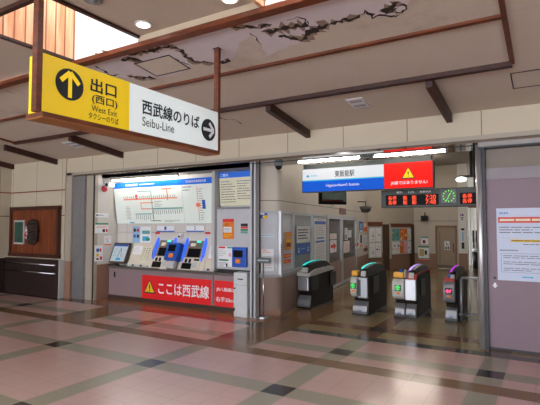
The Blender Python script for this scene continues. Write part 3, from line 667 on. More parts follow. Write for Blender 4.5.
# sloped machine frame
TA = -math.atan(.20 / .50); FT = Frame((0, 7.13, .725), 0, TA)
def trect(u0, v0, u1, v1):
    a = FT.local(u0, v0); c = FT.local(u1, v1); return a.x, c.x, c.z, a.z
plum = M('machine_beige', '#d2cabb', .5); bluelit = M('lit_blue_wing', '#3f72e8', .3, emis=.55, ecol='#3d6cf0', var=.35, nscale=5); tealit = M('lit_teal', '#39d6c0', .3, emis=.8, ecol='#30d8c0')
def ticket_machine(xc, lbl):
    t = thing('ticket_machine', lbl, 'ticket machine', (xc, 7.13, .725), 0, TA, 'ticket machines on the counter')
    t.scale = (1, 1, 1.3)
    b = MB(); b.box(-.34, .34, .03, .09, 0, .50, plum); b.box(-.34, -.22, -.01, .03, .0, .2, plum); b.box(.22, .34, -.01, .03, .0, .2, plum); b.build('body', t)
    b = MB(); b.box(-.21, .23, -.03, .03, .0, .195, plum, .008); b.build('coin_panel', t)
    b = MB(); b.box(-.2, .03, -.055, -.025, .01, .10, black, .006); b.build('coin_tray', t)
    for x in (-.13, -.03):
        b = MB(); b.box(x - .028, x + .028, -.042, -.028, .11, .17, black, .004); b.build('coin_slot', t)
    b = MB(); b.box(.05, .17, -.036, -.028, .03, .12, lgrey, .004); b.build('ticket_outlet', t)
    b = MB(); b.box(.07, .2, -.036, -.028, .145, .175, dark); b.build('card_slot', t)
    b = MB(); b.box(-.2, .2, -.015, .03, .195, .36, M('bezel_tan', '#9a7c5c', .5), .006); b.build('screen_bezel', t)
    b = MB(); b.box(-.155, .17, -.02, -.012, .205, .345, screen); b.build('screen', t)
    b = MB(); b.box(-.2, .2, .0, .03, .36, .50, M('machine_brown', '#6c625a', .5)); b.build('top_panel', t)
    b = MB(); b.box(.0, .11, -.006, .002, .445, .475, tealit); b.build('status_lamp', t)
    b = MB(); b.box(-.12, .0, -.03, .002, .375, .43, cream, .004); b.box(.1, .16, -.015, .002, .38, .42, green); b.build('receipt_panel', t)
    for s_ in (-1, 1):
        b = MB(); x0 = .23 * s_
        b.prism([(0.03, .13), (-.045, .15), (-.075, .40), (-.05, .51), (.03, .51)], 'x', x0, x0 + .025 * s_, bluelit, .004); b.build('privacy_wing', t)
    b = MB(); b.tube((-.215, -.02, .01), (-.215, -.02, .04), .02, lgrey, seg=10); b.build('knob', t)
    return t
ticket_machine(-6.96, 'ticket machine with blue lit side wings, left of the blue card charger')
ticket_machine(-6.15, 'ticket machine with blue lit side wings, right of the blue card charger')
t = thing('card_charger', 'small bright blue card charging machine between the two ticket machines', 'charger', (-6.57, 7.09, .725), 0, TA)
bc = M('charger_blue', '#1450b4', .35)
b = MB(); b.box(-.17, .17, -.16, -.02, .15, .52, bc, .015); b.build('body', t)
b = MB(); b.box(-.11, .08, -.166, -.158, .33, .47, screen, .003); b.build('screen', t)
b = MB(); b.box(-.05, .07, -.168, -.158, .20, .285, orange, .003); b.build('card_pad', t)
b = MB(); b.box(-.10, .10, -.10, -.02, .0, .15, lgrey, .008); b.build('stand', t)
t = thing('card_tray', 'small white tray plate on the counter lip below the blue charger', 'tray', (-6.80, 7.085, .721))
b = MB(); b.box(-.10, .10, -.03, .0, 0, .012, white, .003); b.build('plate', t); b = MB(); b.box(-.10, .10, -.034, -.028, 0, .022, white); b.build('lip', t)
def console(xc, w_, h_, lbl, extra):
    t = thing('sloping_console', lbl, 'console', (xc, 7.13, .725), 0, TA, 'sloping consoles on the counter')
    b = MB(); b.box(-w_, w_, .0, .02, 0, h_, plum, .006); b.build('body', t)
    b = MB(); b.box(-w_, w_, -.02, .0, 0, .05, lgrey, .004); b.build('foot_ledge', t)
    for x in ((-.12, .12) if w_ > .25 else (0,)):
        b = MB(); b.box(x - .025, x + .025, -.03, -.018, .01, .045, dark, .003); b.build('latch', t)
    return t
console(-7.62, .31, .52, 'beige sloping console with papers left of the ticket machines', None)
console(-5.68, .13, .58, 'narrow beige sloping console right of the ticket machines', None)
def slope_notice(name, lbl, cat, xc, w_, z0, h_, paint, off=-.004):
    b = MB(); b.box(-w_, w_, -.003, 0, 0, h_, paper); paint(b, w_, h_)
    o = b.build(name, None, FT.world(xc, off, z0), 0, TA); tag(o, lbl, cat, 'paper notices on the consoles'); return o
slope_notice('paper_notice', 'white paper sheet on the left of the beige sloping console', 'notice', -7.75, .13, .28, .19, lambda b, w_, h_: b.lines(-w_ * .8, .03, w_ * .8, h_ - .02, 5, -.005, lgrey, .3))
for k in range(3):
    slope_notice('paper_strip', ['cream paper strip nearest the sheet on the sloping console', 'cream paper strip in the middle of three on the sloping console', 'cream paper strip nearest the ticket machine on the console'][k], 'notice', -7.54 + .075 * k, .028, .11, .35,
                 lambda b, w_, h_: (b.flat(-w_, 0, w_, h_, -.004, cream), b.lines(-w_ * .7, .03, w_ * .7, h_ - .02, 7, -.005, greyink, .4)))
slope_notice('paper_notice', 'white notice with orange lines on the narrow sloping console', 'notice', -5.67, .10, .24, .30, lambda b, w_, h_: (b.lines(-w_ * .8, .1, w_ * .8, h_ - .02, 5, -.005, lgrey, .3), b.flat(-w_ * .6, .14, w_ * .6, .155, -.006, salmon), b.flat(-w_, .0, w_ * .7, .012, -.006, orange), b.flat(-.02, .09, .03, .12, -.006, ink)))
t = thing('tilted_map_panel', 'small tilted map panel in a dark frame at the left end of the counter', 'map board', FT.world(-8.24, -.05, .05), 0, TA)
b = MB(); t.scale = (1, 1, 1.17); b.box(-.25, .25, .0, .04, 0, .40, M('map_frame', '#4a4038', .4), .006); b.build('frame', t)
b = MB(); b.box(-.22, .22, -.004, .002, .03, .36, M('small_map', '#c6d6dc', .4)); b.flat(-.22, .325, .22, .36, -.006, blue); b.flat(-.05, .05, .09, .1, -.006, cyanp)
b.lines(-.18, .12, -.06, .3, 6, -.006, skyb, .4); stroke(b, (-.02, .11), (.03, .3), .008, -.006, greyink); stroke(b, (.03, .3), (.09, .12), .008, -.0065, greyink); stroke(b, (.12, .1), (.16, .28), .006, -.006, skyb); b.build('map_sheet', t)
b = MB(); b.box(-.06, .06, .03, .06, -.05, .0, dark); b.build('foot', t)

# adjustment machine (white upright with blue box)
t = thing('fare_adjustment_machine', 'white upright fare machine at the right end of the counter', 'ticket machine', (-5.12, 7.2, .72))
b = MB(); b.box(-.42, .40, 0, .15, .06, 1.20, M('machine_white', '#b9bac0', .45), .006); b.box(-.40, .36, .02, .15, 0, .06, char); b.build('body', t)
b = MB(); b.box(-.44, .46, -.01, .15, 1.20, 1.235, grey); b.build('top_cap', t)
b = MB(); b.box(-.015, .305, -.06, 0, .115, .485, bc, .01); bx = b.build('card_unit', t)
b = MB(); b.box(.02, .23, -.066, -.058, .30, .43, screen, .003); b.build('screen', bx)
b = MB(); b.box(.07, .18, -.068, -.058, .19, .27, orange, .003); b.build('card_pad', bx)
FA = Frame((0, 7.2, 0))
# ---------------------------------------------------------------- flat notices
GROUPS = {'paper_notice': 'paper notices on walls and glass', 'orange_poster': 'orange posters', 'red_arrow_notice': 'red arrow notices', 'wall_poster': 'wall posters', 'number_plate': 'number plates over the machines', 'red_sticker': 'red stickers by the machines'}
def notice(name, lbl, cat, fr, rect, paint=None, base=None, off=.004, th=.003, group=None):
    a = fr.local(rect[0], rect[1]); c = fr.local(rect[2], rect[3])
    w_, h_ = c.x - a.x, a.z - c.z
    if fr is FW_ or fr is FB or fr is FCH: # use the mid-height for slanted outlines
        b0 = fr.local(rect[0], rect[3]); d0 = fr.local(rect[2], rect[1]); zt = (a.z + d0.z) / 2; zb = (b0.z + c.z) / 2
    else: zt, zb = a.z, c.z
    h_ = zt - zb
    b = MB(); b.box(0, w_, -th, 0, 0, h_, base or paper)
    y = -th - .0012
    if paint: paint(b, w_, h_, y)
    o = b.build(name, None, fr.world(a.x, -off, zb), fr.rz, fr.tx)
    return tag(o, lbl, cat, group or GROUPS.get(name))
def P(*ops):
    """ops: (kind, fx0, fz0, fx1, fz1, mat[, n])"""
    def f(b, w, h, y):
        for k, op in enumerate(ops):
            kind, x0, z0, x1, z1, m = op[:6]; yy = y - .0003 * k
            if kind == 'r': b.flat(x0 * w, z0 * h, x1 * w, z1 * h, yy, m)
            elif kind == 'l': b.lines(x0 * w, z0 * h, x1 * w, z1 * h, op[6], yy, m, .4)
            elif kind == 't': b.text(op[6], x0 * w, x1 * w, z0 * h, z1 * h, yy, m, .012)
            elif kind == 'a': # arrow right
                X = lambda q: (x0 + (x1 - x0) * q) * w; Z = lambda q: (z0 + (z1 - z0) * q) * h
                b.poly([(X(0), Z(.3)), (X(.5), Z(.3)), (X(.5), Z(0)), (X(1), Z(.5)), (X(.5), Z(1)), (X(.5), Z(.7)), (X(0), Z(.7))], yy, m)
    return f
notice('orange_poster', 'orange and yellow poster with red top on the white fare machine', 'poster', FA, (223, 219, 234, 239), P(('r', 0, .86, 1, 1, red), ('l', .2, .66, .6, .78, ink, 2), ('r', .08, .32, .8, .6, paper), ('l', .14, .36, .7, .56, greyink, 3), ('l', .1, .08, .9, .25, yellow, 2)), orange)
notice('striped_sticker', 'sticker of black, red, green and blue bands on the white fare machine', 'sticker', FA, (241, 223.5, 248, 233.5), P(('r', 0, .7, 1, 1, ink), ('r', 0, .5, 1, .68, red), ('r', 0, .26, 1, .45, green), ('r', 0, 0, 1, .22, tealp)), lgrey)
notice('paper_notice', 'white instruction notice left of the blue unit on the white fare machine', 'notice', FA, (218.5, 246, 233, 267), P(('r', .03, .9, .5, .98, red), ('r', .6, .9, 1, .98, tealp), ('l', .05, .5, .55, .85, lgrey, 4), ('r', .72, .5, .9, .66, pink), ('r', .05, .28, .7, .36, green), ('l', .05, .02, .6, .22, greyink, 3), ('r', .55, .0, .65, .16, ink)), paper)
t = thing('intercom_button', 'small white call button box beside the white fare machine', 'button box', (-4.62, 7.12, 1.52))
b = MB(); b.box(-.055, .02, -.05, .0, 0, .10, M('ivory_plastic', '#c9c0ab', .5), .008); b.build('case', t); b = MB(); b.tube((-.03, -.05, .05), (-.03, -.062, .05), .026, black, seg=14); b.build('button', t)
# alcove back wall stickers
FAL = Frame((0, 7.36, 0))
notice('blue_notice', 'blue and white notice above the beige sloping console', 'notice', FAL, (133, 226.5, 151, 243), P(('r', 0, 0, .42, 1, skyb), ('r', .06, .68, .18, .86, ink), ('r', .24, .68, .36, .86, red), ('r', .06, .3, .18, .5, blue), ('r', .24, .3, .36, .5, ink), ('r', .52, .55, .95, .75, tealp), ('r', .55, .12, .9, .4, cyanp), ('r', .75, .15, .95, .3, green)), paper)
for u, l in ((158, 'white and blue number plate over the left ticket machine'), (187.5, 'white and blue number plate over the right ticket machine')):
    notice('number_plate', l, 'sign', FAL, (u, 226 if u < 170 else 225.6, u + 17.5, 232), P(('r', 0, 0, 1, .2, blue), ('t', .45, .35, .55, .9, blue, '1' if u < 170 else '2')), paper, .02, .015)
notice('red_sticker', 'small red sticker at the upper left of the left ticket machine', 'sticker', FAL, (155.5, 232, 160, 234), None, red)
notice('red_sticker', 'small red sticker at the upper right of the right ticket machine', 'sticker', FAL, (205.5, 232, 210.5, 234), None, red)
t = thing('dome_camera', 'small white dome camera on the alcove wall between the ticket machines', 'camera', (-6.57, 7.36, 1.40))
b = MB(); b.tube((0, 0, 0), (0, -.05, 0), .055, white, seg=18); b.ball((0, -.05, 0), .052, white, (1, .8, 1)); b.build('housing', t); b = MB(); b.ball((0, -.085, -.012), .022, black); b.build('lens', t)
# alcove side wall
FS = Frame((-8.5, 6.8, 0), R(90))
t = thing('fire_alarm', 'round red fire alarm bell plate on the white alcove side wall', 'alarm', FS.world(FS.local(104, 189).x, 0, FS.local(104, 189).z), R(90))
b = MB(); b.tube((0, 0, 0), (0, -.03, 0), .068, M('alarm_red', '#b5121a', .3), seg=28); b.build('plate', t); b = MB(); b.tube((0, -.03, 0), (0, -.05, 0), .03, MATS['alarm_red'], seg=18); b.build('button', t)
b = MB(); b.ball((0, -.02, .14), .02, paper); b.build('lamp', t)
t = thing('security_camera', 'white security camera at the upper left corner of the fare map', 'camera', (-8.30, 6.98, 2.50))
b = MB(); b.box(-.055, .055, -.12, .06, -.05, .05, white, .012); b.build('body', t); b = MB(); b.tube((0, -.12, 0), (0, -.135, 0), .036, black, seg=16); b.build('lens', t)
b = MB(); b.tube((0, 0, .05), (0, 0, .16), .015, grey, seg=10); b.build('bracket', t)
notice('paper_notice', 'narrow white label below the fire alarm', 'notice', FS, (95.5, 213, 108.5, 217.5), P(('l', .1, .3, .6, .7, greyink, 1), ('r', .05, .25, .15, .75, ink)), paper)
notice('paper_notice', 'white notice with green header on the alcove side wall', 'notice', FS, (95, 223, 108, 233), P(('r', 0, .84, 1, 1, green), ('l', .1, .5, .9, .75, salmon, 2), ('r', .55, .1, .75, .4, ink), ('r', .8, .1, .95, .4, red)), paper)
notice('paper_notice', 'small white sticker with orange foot on the alcove side wall', 'notice', FS, (104, 236, 111, 245), P(('r', 0, 0, 1, .14, orange), ('l', .15, .55, .85, .85, salmon, 2), ('r', .35, .3, .6, .5, skyb)), paper)
notice('paper_notice', 'lowest white notice with red and blue prints on the alcove side wall', 'notice', FS, (94.5, 245.5, 102.5, 261), P(('r', .2, .6, .55, .8, blue), ('r', .6, .6, .8, .8, red), ('r', .2, .3, .5, .48, yellow), ('r', .65, .08, .9, .3, red), ('r', .2, .1, .5, .2, ink)), paper)
# box and stand in front of the counter
t = thing('slim_white_box', 'slim white floor standing box in front of the counter end', 'cabinet', (-4.70, 6.80, 0))
b = MB(); b.box(-.15, .13, 0, .18, .0, .78, M('box_white', '#c4c8cc', .45), .01); b.build('body', t)
b = MB(); b.box(-.145, .125, -.004, .0, .56, .565, grey); b.box(-.145, .125, -.004, 0, .2, .205, lgrey); b.build('door_seam', t)
b = MB(); b.box(-.06, .05, -.006, .0, .655, .675, dark); b.build('slot', t)
b = MB(); b.tube((-.12, -.004, .50), (-.12, -.012, .50), .016, dark, seg=12); b.build('lock', t)
b = MB(); b.box(-.14, -.12, -.008, 0, .10, .16, black); b.build('hinge', t)
t = thing('pole_sign_stand', 'thin silver pole stand with a small grey sign in front of the office window', 'sign stand', (-4.32, 6.95, 0))
b = MB(); b.tube((0, 0, 0), (0, 0, .022), .135, steel, seg=32); b.tube((0, 0, .022), (0, 0, .04), .12, steel, .03, seg=32); b.build('base', t)
b = MB(); b.tube((0, 0, .03), (0, 0, .96), .013, steel, seg=14); b.tube((0, 0, .42), (0, 0, .45), .018, steel, seg=14); b.build('pole', t)
b = MB(); b.box(-.17, .17, -.03, -.012, .955, 1.05, M('stand_plate', '#4b545b', .4), .006); pl = b.build('plate', t)
b = MB(); b.lines(-.10, .985, .12, 1.02, 1, -.032, lgrey, .6); b.disc(-.13, 1.0, .014, -.031, lgrey, 14); b.build('lettering', pl)

# office windows: notices
notice('yellow_sticker', 'blue and yellow picture sticker at the top of the corner window', 'sticker', FCH, (260, 213, 267, 218.5), P(('r', .35, 0, 1, .55, yellow), ('r', 0, .7, .6, 1, paper)), blue, .022)
notice('blue_text_label', 'thin blue lettering strip across the corner window', 'label', FCH, (260.5, 234.4, 274, 236.6), P(('l', .03, .1, .97, .9, cyanp, 1)), paper, .022)
notice('paper_notice', 'paper sheet with red lines low on the corner window', 'notice', FCH, (261, 249, 273.5, 271), P(('l', .1, .82, .7, .98, salmon, 2), ('l', .1, .1, .9, .7, lgrey, 6), ('r', .1, .3, .9, .33, pink)), paper, .022)
notice('orange_poster', 'topmost orange poster on the narrow office window', 'poster', FW_, (284, 232, 290.3, 237), P(('l', .1, .2, .9, .8, yellow, 2)), orange, .025)
notice('orange_poster', 'tall orange and brown poster in the middle of the narrow office window', 'poster', FW_, (284, 237.8, 290.3, 249.5), P(('r', .1, .65, .9, .9, yellow), ('r', .2, .25, .8, .55, M('print_brown', '#6e3a12', .6)), ('l', .1, .05, .9, .2, yellow, 2)), orange, .025)
notice('orange_poster', 'red orange poster above the lowest one on the narrow office window', 'poster', FW_, (282.5, 253.8, 289.5, 257.6), P(('l', .1, .2, .9, .8, yellow, 1)), M('print_vermilion', '#d64a1c', .5), .025)
notice('orange_poster', 'lowest red orange poster on the narrow office window', 'poster', FW_, (282.5, 259.5, 289.5, 263), P(('l', .1, .2, .9, .8, yellow, 1)), MATS['print_vermilion'], .025)
notice('red_dotted_label', 'vertical strip of red marks beside the orange posters', 'label', FW_, (278.6, 243, 280.4, 254), P(('r', .2, .8, .8, .95, red), ('r', .2, .55, .8, .7, red), ('r', .2, .3, .8, .45, red), ('r', .2, .05, .8, .2, red)), paper, .035)
notice('white_film_notice', 'white notice with large dark lettering above the blue arrow notice', 'notice', FW_, (295.6, 226, 309, 242.5), P(('l', .08, .18, .85, .85, ink, 4)), paper, .022)
notice('blue_arrow_notice', 'blue notice with white arrows in the office window', 'notice', FW_, (295.6, 243.5, 309, 254), P(('r', .1, .2, .18, .4, paper), ('l', .28, .45, .72, .62, skyb, 1), ('r', .1, .5, .16, .62, paper), ('r', .82, .5, .9, .62, paper), ('r', .8, .2, .9, .4, paper)), blue, .022)
notice('tall_notice', 'tall white notice with blue header in the office window by the doors', 'notice', FW_, (313, 218.5, 325.3, 264), P(('r', .04, .87, .96, .94, blue), ('l', .2, .955, .9, .985, greyink, 1), ('l', .15, .62, .85, .84, lgrey, 5), ('r', .2, .555, .8, .585, blue), ('r', .12, .475, .85, .515, blue), ('l', .15, .1, .85, .45, lgrey, 7)), paper, .022)
notice('paper_notice', 'cream notice above the red arrow on the left glass door', 'notice', FW_, (329, 233.5, 335.8, 239), P(('l', .1, .2, .9, .8, salmon, 3)), paper, .022)
notice('red_arrow_notice', 'white notice with a red arrow on the left glass door', 'notice', FW_, (329, 240, 335.8, 252.5), P(('a', .08, .2, .95, .8, red)), paper, .022)
notice('paper_notice', 'white sheet with dark figure upper left on the right glass door', 'notice', FW_, (343.8, 228, 347, 239.8), P(('r', .2, .1, .6, .45, ink), ('l', .2, .55, .9, .9, lgrey, 3)), paper, .022)
notice('paper_notice', 'white sheet upper right on the right glass door', 'notice', FW_, (347.4, 230, 350.6, 237.5), P(('l', .15, .1, .9, .9, skyb, 3)), paper, .022)
notice('paper_notice', 'lower white printed sheet on the right glass door', 'notice', FW_, (342.8, 241, 348.8, 252.5), P(('l', .1, .1, .9, .9, pink, 5)), paper, .022)
notice('red_arrow_notice', 'white card with a red arrow on the wall beyond the glass doors', 'notice', FW_, (354.6, 240.5, 358.9, 248.5), P(('a', .05, .15, .98, .85, red)), paper)
notice('wall_poster', 'blue poster at the upper left beyond the glass doors', 'poster', FW_, (359, 221.5, 362.8, 232), P(('r', .2, .3, .8, .8, skyb), ('r', .1, 0, .9, .2, paper)), blue)
notice('wall_poster', 'orange and red poster at the upper right beyond the glass doors', 'poster', FW_, (363.3, 222.5, 367.3, 231.5), P(('r', .1, .5, .7, .9, paper), ('l', .1, .1, .9, .45, red, 2)), orange)
notice('wall_poster', 'poster with a black figure below the blue poster', 'poster', FW_, (359, 234, 362.8, 247), P(('r', .25, .3, .7, .95, ink), ('r', .1, .03, .9, .2, salmon)), paper)
notice('wall_poster', 'pale poster with a dark foot at the lower right of the wall posters', 'poster', FW_, (363.2, 235, 367.3, 252), P(('l', .1, .4, .9, .9, lgrey, 5), ('r', .0, .03, 1, .25, M('print_brown', '#6e3a12', .6)), ('r', .2, .28, .8, .36, red)), paper)
notice('small_red_framed_sign', 'small dark sign in a red frame on the wall above the doors', 'sign', FW_, (339.3, 208.3, 345.4, 214), P(('r', .15, .18, .85, .82, greyink)), M('frame_red', '#8a3b26', .5), .01, .01)
# television and speaker on the office wall
t = thing('wall_television', 'black television hung on the office wall under the station sign', 'television', (-3.92, 9.1, 2.055), R(55))
b = MB(); b.box(-.33, .33, 0, .06, 0, .40, black, .006); b.build('case', t)
b = MB(); b.box(-.27, .31, -.004, .0, .06, .37, M('tv_picture', '#4a5852', .2, emis=.12, ecol='#6f8078', var=.5, nscale=5)); b.flat(-.27, .06, .25, .10, -.006, M('tv_red', '#4a1014', .3)); b.build('screen', t)
b = MB(); b.tube((0, .05, .2), (.06, .42, .2), .025, dark, seg=10); b.build('arm', t)
b = MB(); b.tube((.0, .02, -.05), (.0, .02, .0), .012, lgrey, seg=8); b.box(-.07, .07, 0, .03, -.06, -.045, lgrey); b.build('cable_clip', t)
p = FW_.world(6.7, -.30, 2.1)
t = thing('bracket_speaker', 'dark grey hooded lamp speaker on a bracket on the office wall', 'speaker', (p.x, p.y, 2.04), wa_rz)
b = MB(); b.tube((0, 0, 0), (0, 0, .17), .13, M('speaker_grey', '#4e4d4b', .5), .20, seg=20); b.tube((0, 0, -.02), (0, 0, 0), .08, dark, .13, seg=20); b.build('horn', t)
b = MB(); b.tube((0, 0, .17), (0, 0, .34), .015, dark, seg=8); b.tube((0, 0, .32), (0, .25, .32), .015, dark, seg=8); b.build('bracket', t)
t = thing('ceiling_camera', 'black dome camera under the soffit above the corner window', 'camera', (-4.05, 7.02, 2.70))
b = MB(); b.tube((0, 0, 0), (0, 0, -.05), .075, grey, seg=18); b.build('base', t); b = MB(); b.ball((0, 0, -.06), .062, black); b.build('dome', t)

# far boards
for (u0, v0, u1, v1), lbl, seed in (((367.8, 221.8, 381, 257.5), 'poster board with brown top on the far wall nearest the office', 1), ((390, 223.5, 411, 253.5), 'wide poster board with brown top on the far wall', 2)):
    a = FB.local(u0, v0); c = FB.local(u1, v1); t = thing('poster_board', lbl, 'notice board', FB.world(a.x, 0, c.z), wb_rz, 0, 'far poster boards'); w_, h_ = c.x - a.x, a.z - c.z
    b = MB(); b.box(0, w_, -.04, 0, 0, h_ * .88, lgrey); b.build('panel', t)
    b = MB(); b.box(-.02, w_ + .02, -.07, 0, h_ * .88, h_, M('board_brown', '#6b3c22', .5)); b.build('top_rail', t)
    random.seed(seed); n = 2 if seed == 1 else 5
    pal = [paper, skyb, orange, red, green, ink, yellow, pink, paper, blue, tealp]
    for k in range(n * 2):
        i, j = k % n, k // n; x0 = w_ * (.04 + .94 * i / n); x1 = w_ * (.04 + .94 * (i + .9) / n); z0 = h_ * (.03 + .42 * j); z1 = z0 + h_ * .38
        base = paper if seed == 1 else random.choice([paper, paper, skyb, pink, orange, tealp])
        q = MB(); q.box(0, x1 - x0, -.004, 0, 0, z1 - z0, base)
        for _ in range(5):
            fx = random.uniform(.05, .6); fz = random.uniform(.05, .75); q.flat(fx * (x1 - x0), fz * (z1 - z0), min(.95, fx + random.uniform(.1, .4)) * (x1 - x0), min(.95, fz + random.uniform(.05, .2)) * (z1 - z0), -.006 - .0004 * _, random.choice(pal))
        pz = FB.world(a.x + x0, -.042, c.z + z0)
        tag(q.build('small_poster', None, pz, wb_rz), 'small poster, %s row, %s on the %s far poster board' % (('lower', 'upper')[j], ('first from the left', 'second from the left', 'middle', 'second from the right', 'rightmost')[i if n == 5 else (0, 4)[i]], ('narrow', 'wide')[seed - 1]), 'poster', 'posters on the far boards')
random.seed(11)
a = FB.local(386, 240); w = MB(); w.box(a.x - .2, a.x + .17, -.02, .0, 0, 1.66, M('painted_recess_brown', '#4a362b', .6)); w.box(a.x + .17, a.x + .25, -.05, 0, 0.4, 1.66, far)  # recess darkness is put into the colour of a raised panel
struct('trim_23', w, 'dark panel painted as the recess between the far poster boards', 'trim', WBa, wb_rz)
w = MB(); w.box(wb_l - .30, wb_l - .05, -.04, .0, 0, 1.66, M('painted_recess_brown', '#4a362b', .6)); struct('trim_27', w, 'dark panel painted as a recess at the right end of the far poster wall', 'trim', WBa, wb_rz)  # dark colour of a raised box stands in for the recess depth
notice('paper_notice', 'upper notice with a teal header left of the restroom door', 'notice', F18, (421, 236.5, 428.5, 244.5), P(('r', 0, .8, 1, 1, tealp), ('r', .25, .15, .6, .55, ink), ('r', .45, .3, .6, .5, red)), paper)
notice('wall_poster', 'large green edged poster left of the restroom door', 'poster', F18, (418.3, 246, 429.3, 260.6), P(('r', 0, .9, 1, 1, green), ('r', .1, .3, .55, .8, M('print_olive', '#b4a86a', .6)), ('r', .6, .4, .8, .7, ink), ('r', 0, 0, 1, .08, red), ('r', 0, .1, 1, .16, green)), paper)
notice('pictogram_sign', 'white sign with wheelchair and people pictograms on the tan door', 'sign', F18, (444.5, 241, 449.8, 250), P(('r', .3, .55, .42, .9, ink), ('r', .4, .55, .75, .64, ink), ('r', .65, .45, .75, .6, ink), ('r', .15, .08, .45, .38, ink), ('r', .6, .08, .85, .38, ink)), paper, .012)
t = thing('box_speaker', 'small black speaker box on the far wall left of the restroom door', 'speaker', (-4.15, 18.5, 1.80))
b = MB(); b.box(-.12, .12, -.2, 0, 0, .19, black, .01); b.build('case', t); b = MB(); b.tube((0, -.05, .19), (0, -.05, .32), .02, dark, seg=8); b.build('bracket', t)
F183 = Frame((0, 18.29, 0))
notice('pillar_sticker', 'small red and blue sticker high on the white pillar', 'sticker', F183, (459.8, 213.5, 464.2, 220.5), P(('r', .1, .6, .4, .95, red), ('r', .5, .6, .9, .95, blue), ('r', .2, .3, .9, .45, ink), ('r', .2, .05, .8, .2, greyink)), paper)
notice('pillar_notice', 'tall grey notice on the white pillar', 'notice', F183, (461, 228.3, 464.8, 250), P(('r', 0, .9, 1, 1, ink), ('r', .1, .05, .9, .35, ink), ('r', .2, .4, .8, .85, skyb)), paper)
# platform side seen through the opening at the far right
pw = MB(); pw.box(-3.2, 1.3, 21.0, 21.2, 0, 1.15, M('platform_white', '#d2d0ca', .5)); struct('wall_platform', pw, 'white low wall beside the platform', 'wall')
pw = MB(); pw.box(-3.2, 1.3, 20.6, 20.9, 2.35, 2.62, M('board_brown', '#6b3c22', .5)); struct('trim_24', pw, 'brown fascia over the platform opening', 'trim')
for k, x in enumerate((-2.88, -2.74)):
    pw = MB(); pw.box(x - .04, x + .04, 20.65, 20.85, 0, 2.35, M('platform_white', '#d2d0ca', .5)); struct('trim_%d' % (25 + k), pw, ('left', 'right')[k] + ' white post of the platform opening', 'post')
for k, x in enumerate((-2.67, -2.55)):
    pw = MB(); pw.box(x - .035, x + .035, 20.2, 20.3, .95, 1.42, M('dark_brown_post', '#3a2018', .5)); pw.box(x - .02, x + .02, 20.22, 20.28, 0, .95, dark); tag(pw.build('signal_box'), ('left', 'right')[k] + ' dark brown box post standing beyond the far opening', 'post')
pw = MB(); pw.box(-12, 1.35, 24, 24.2, 0, 4.2, M('backdrop_pale', '#b5b0a4', .7)); struct('wall_platform_backdrop', pw, 'added pale backdrop wall covering the bright sky across the platform', 'wall')  # backdrop added so open sky does not burn out the far opening
pw = MB(); pw.box(-12, 1.35, 18.6, 24.2, 4.0, 4.1, M('canopy', '#8d8a84', .7)); struct('ceiling_sky_block', pw, 'added canopy shutting out bright sky over the platform', 'canopy')  # unseen roof added to cut the sky's brightness behind the opening
t = thing('litter_bin', 'black litter bin with pale lid beyond the far opening', 'bin', (-2.42, 19.3, 0))
b = MB(); b.tube((0, 0, 0), (0, 0, .62), .17, black, .19, seg=20); b.build('body', t); b = MB(); b.tube((0, 0, .62), (0, 0, .74), .19, lgrey, .15, seg=20); b.build('lid', t)

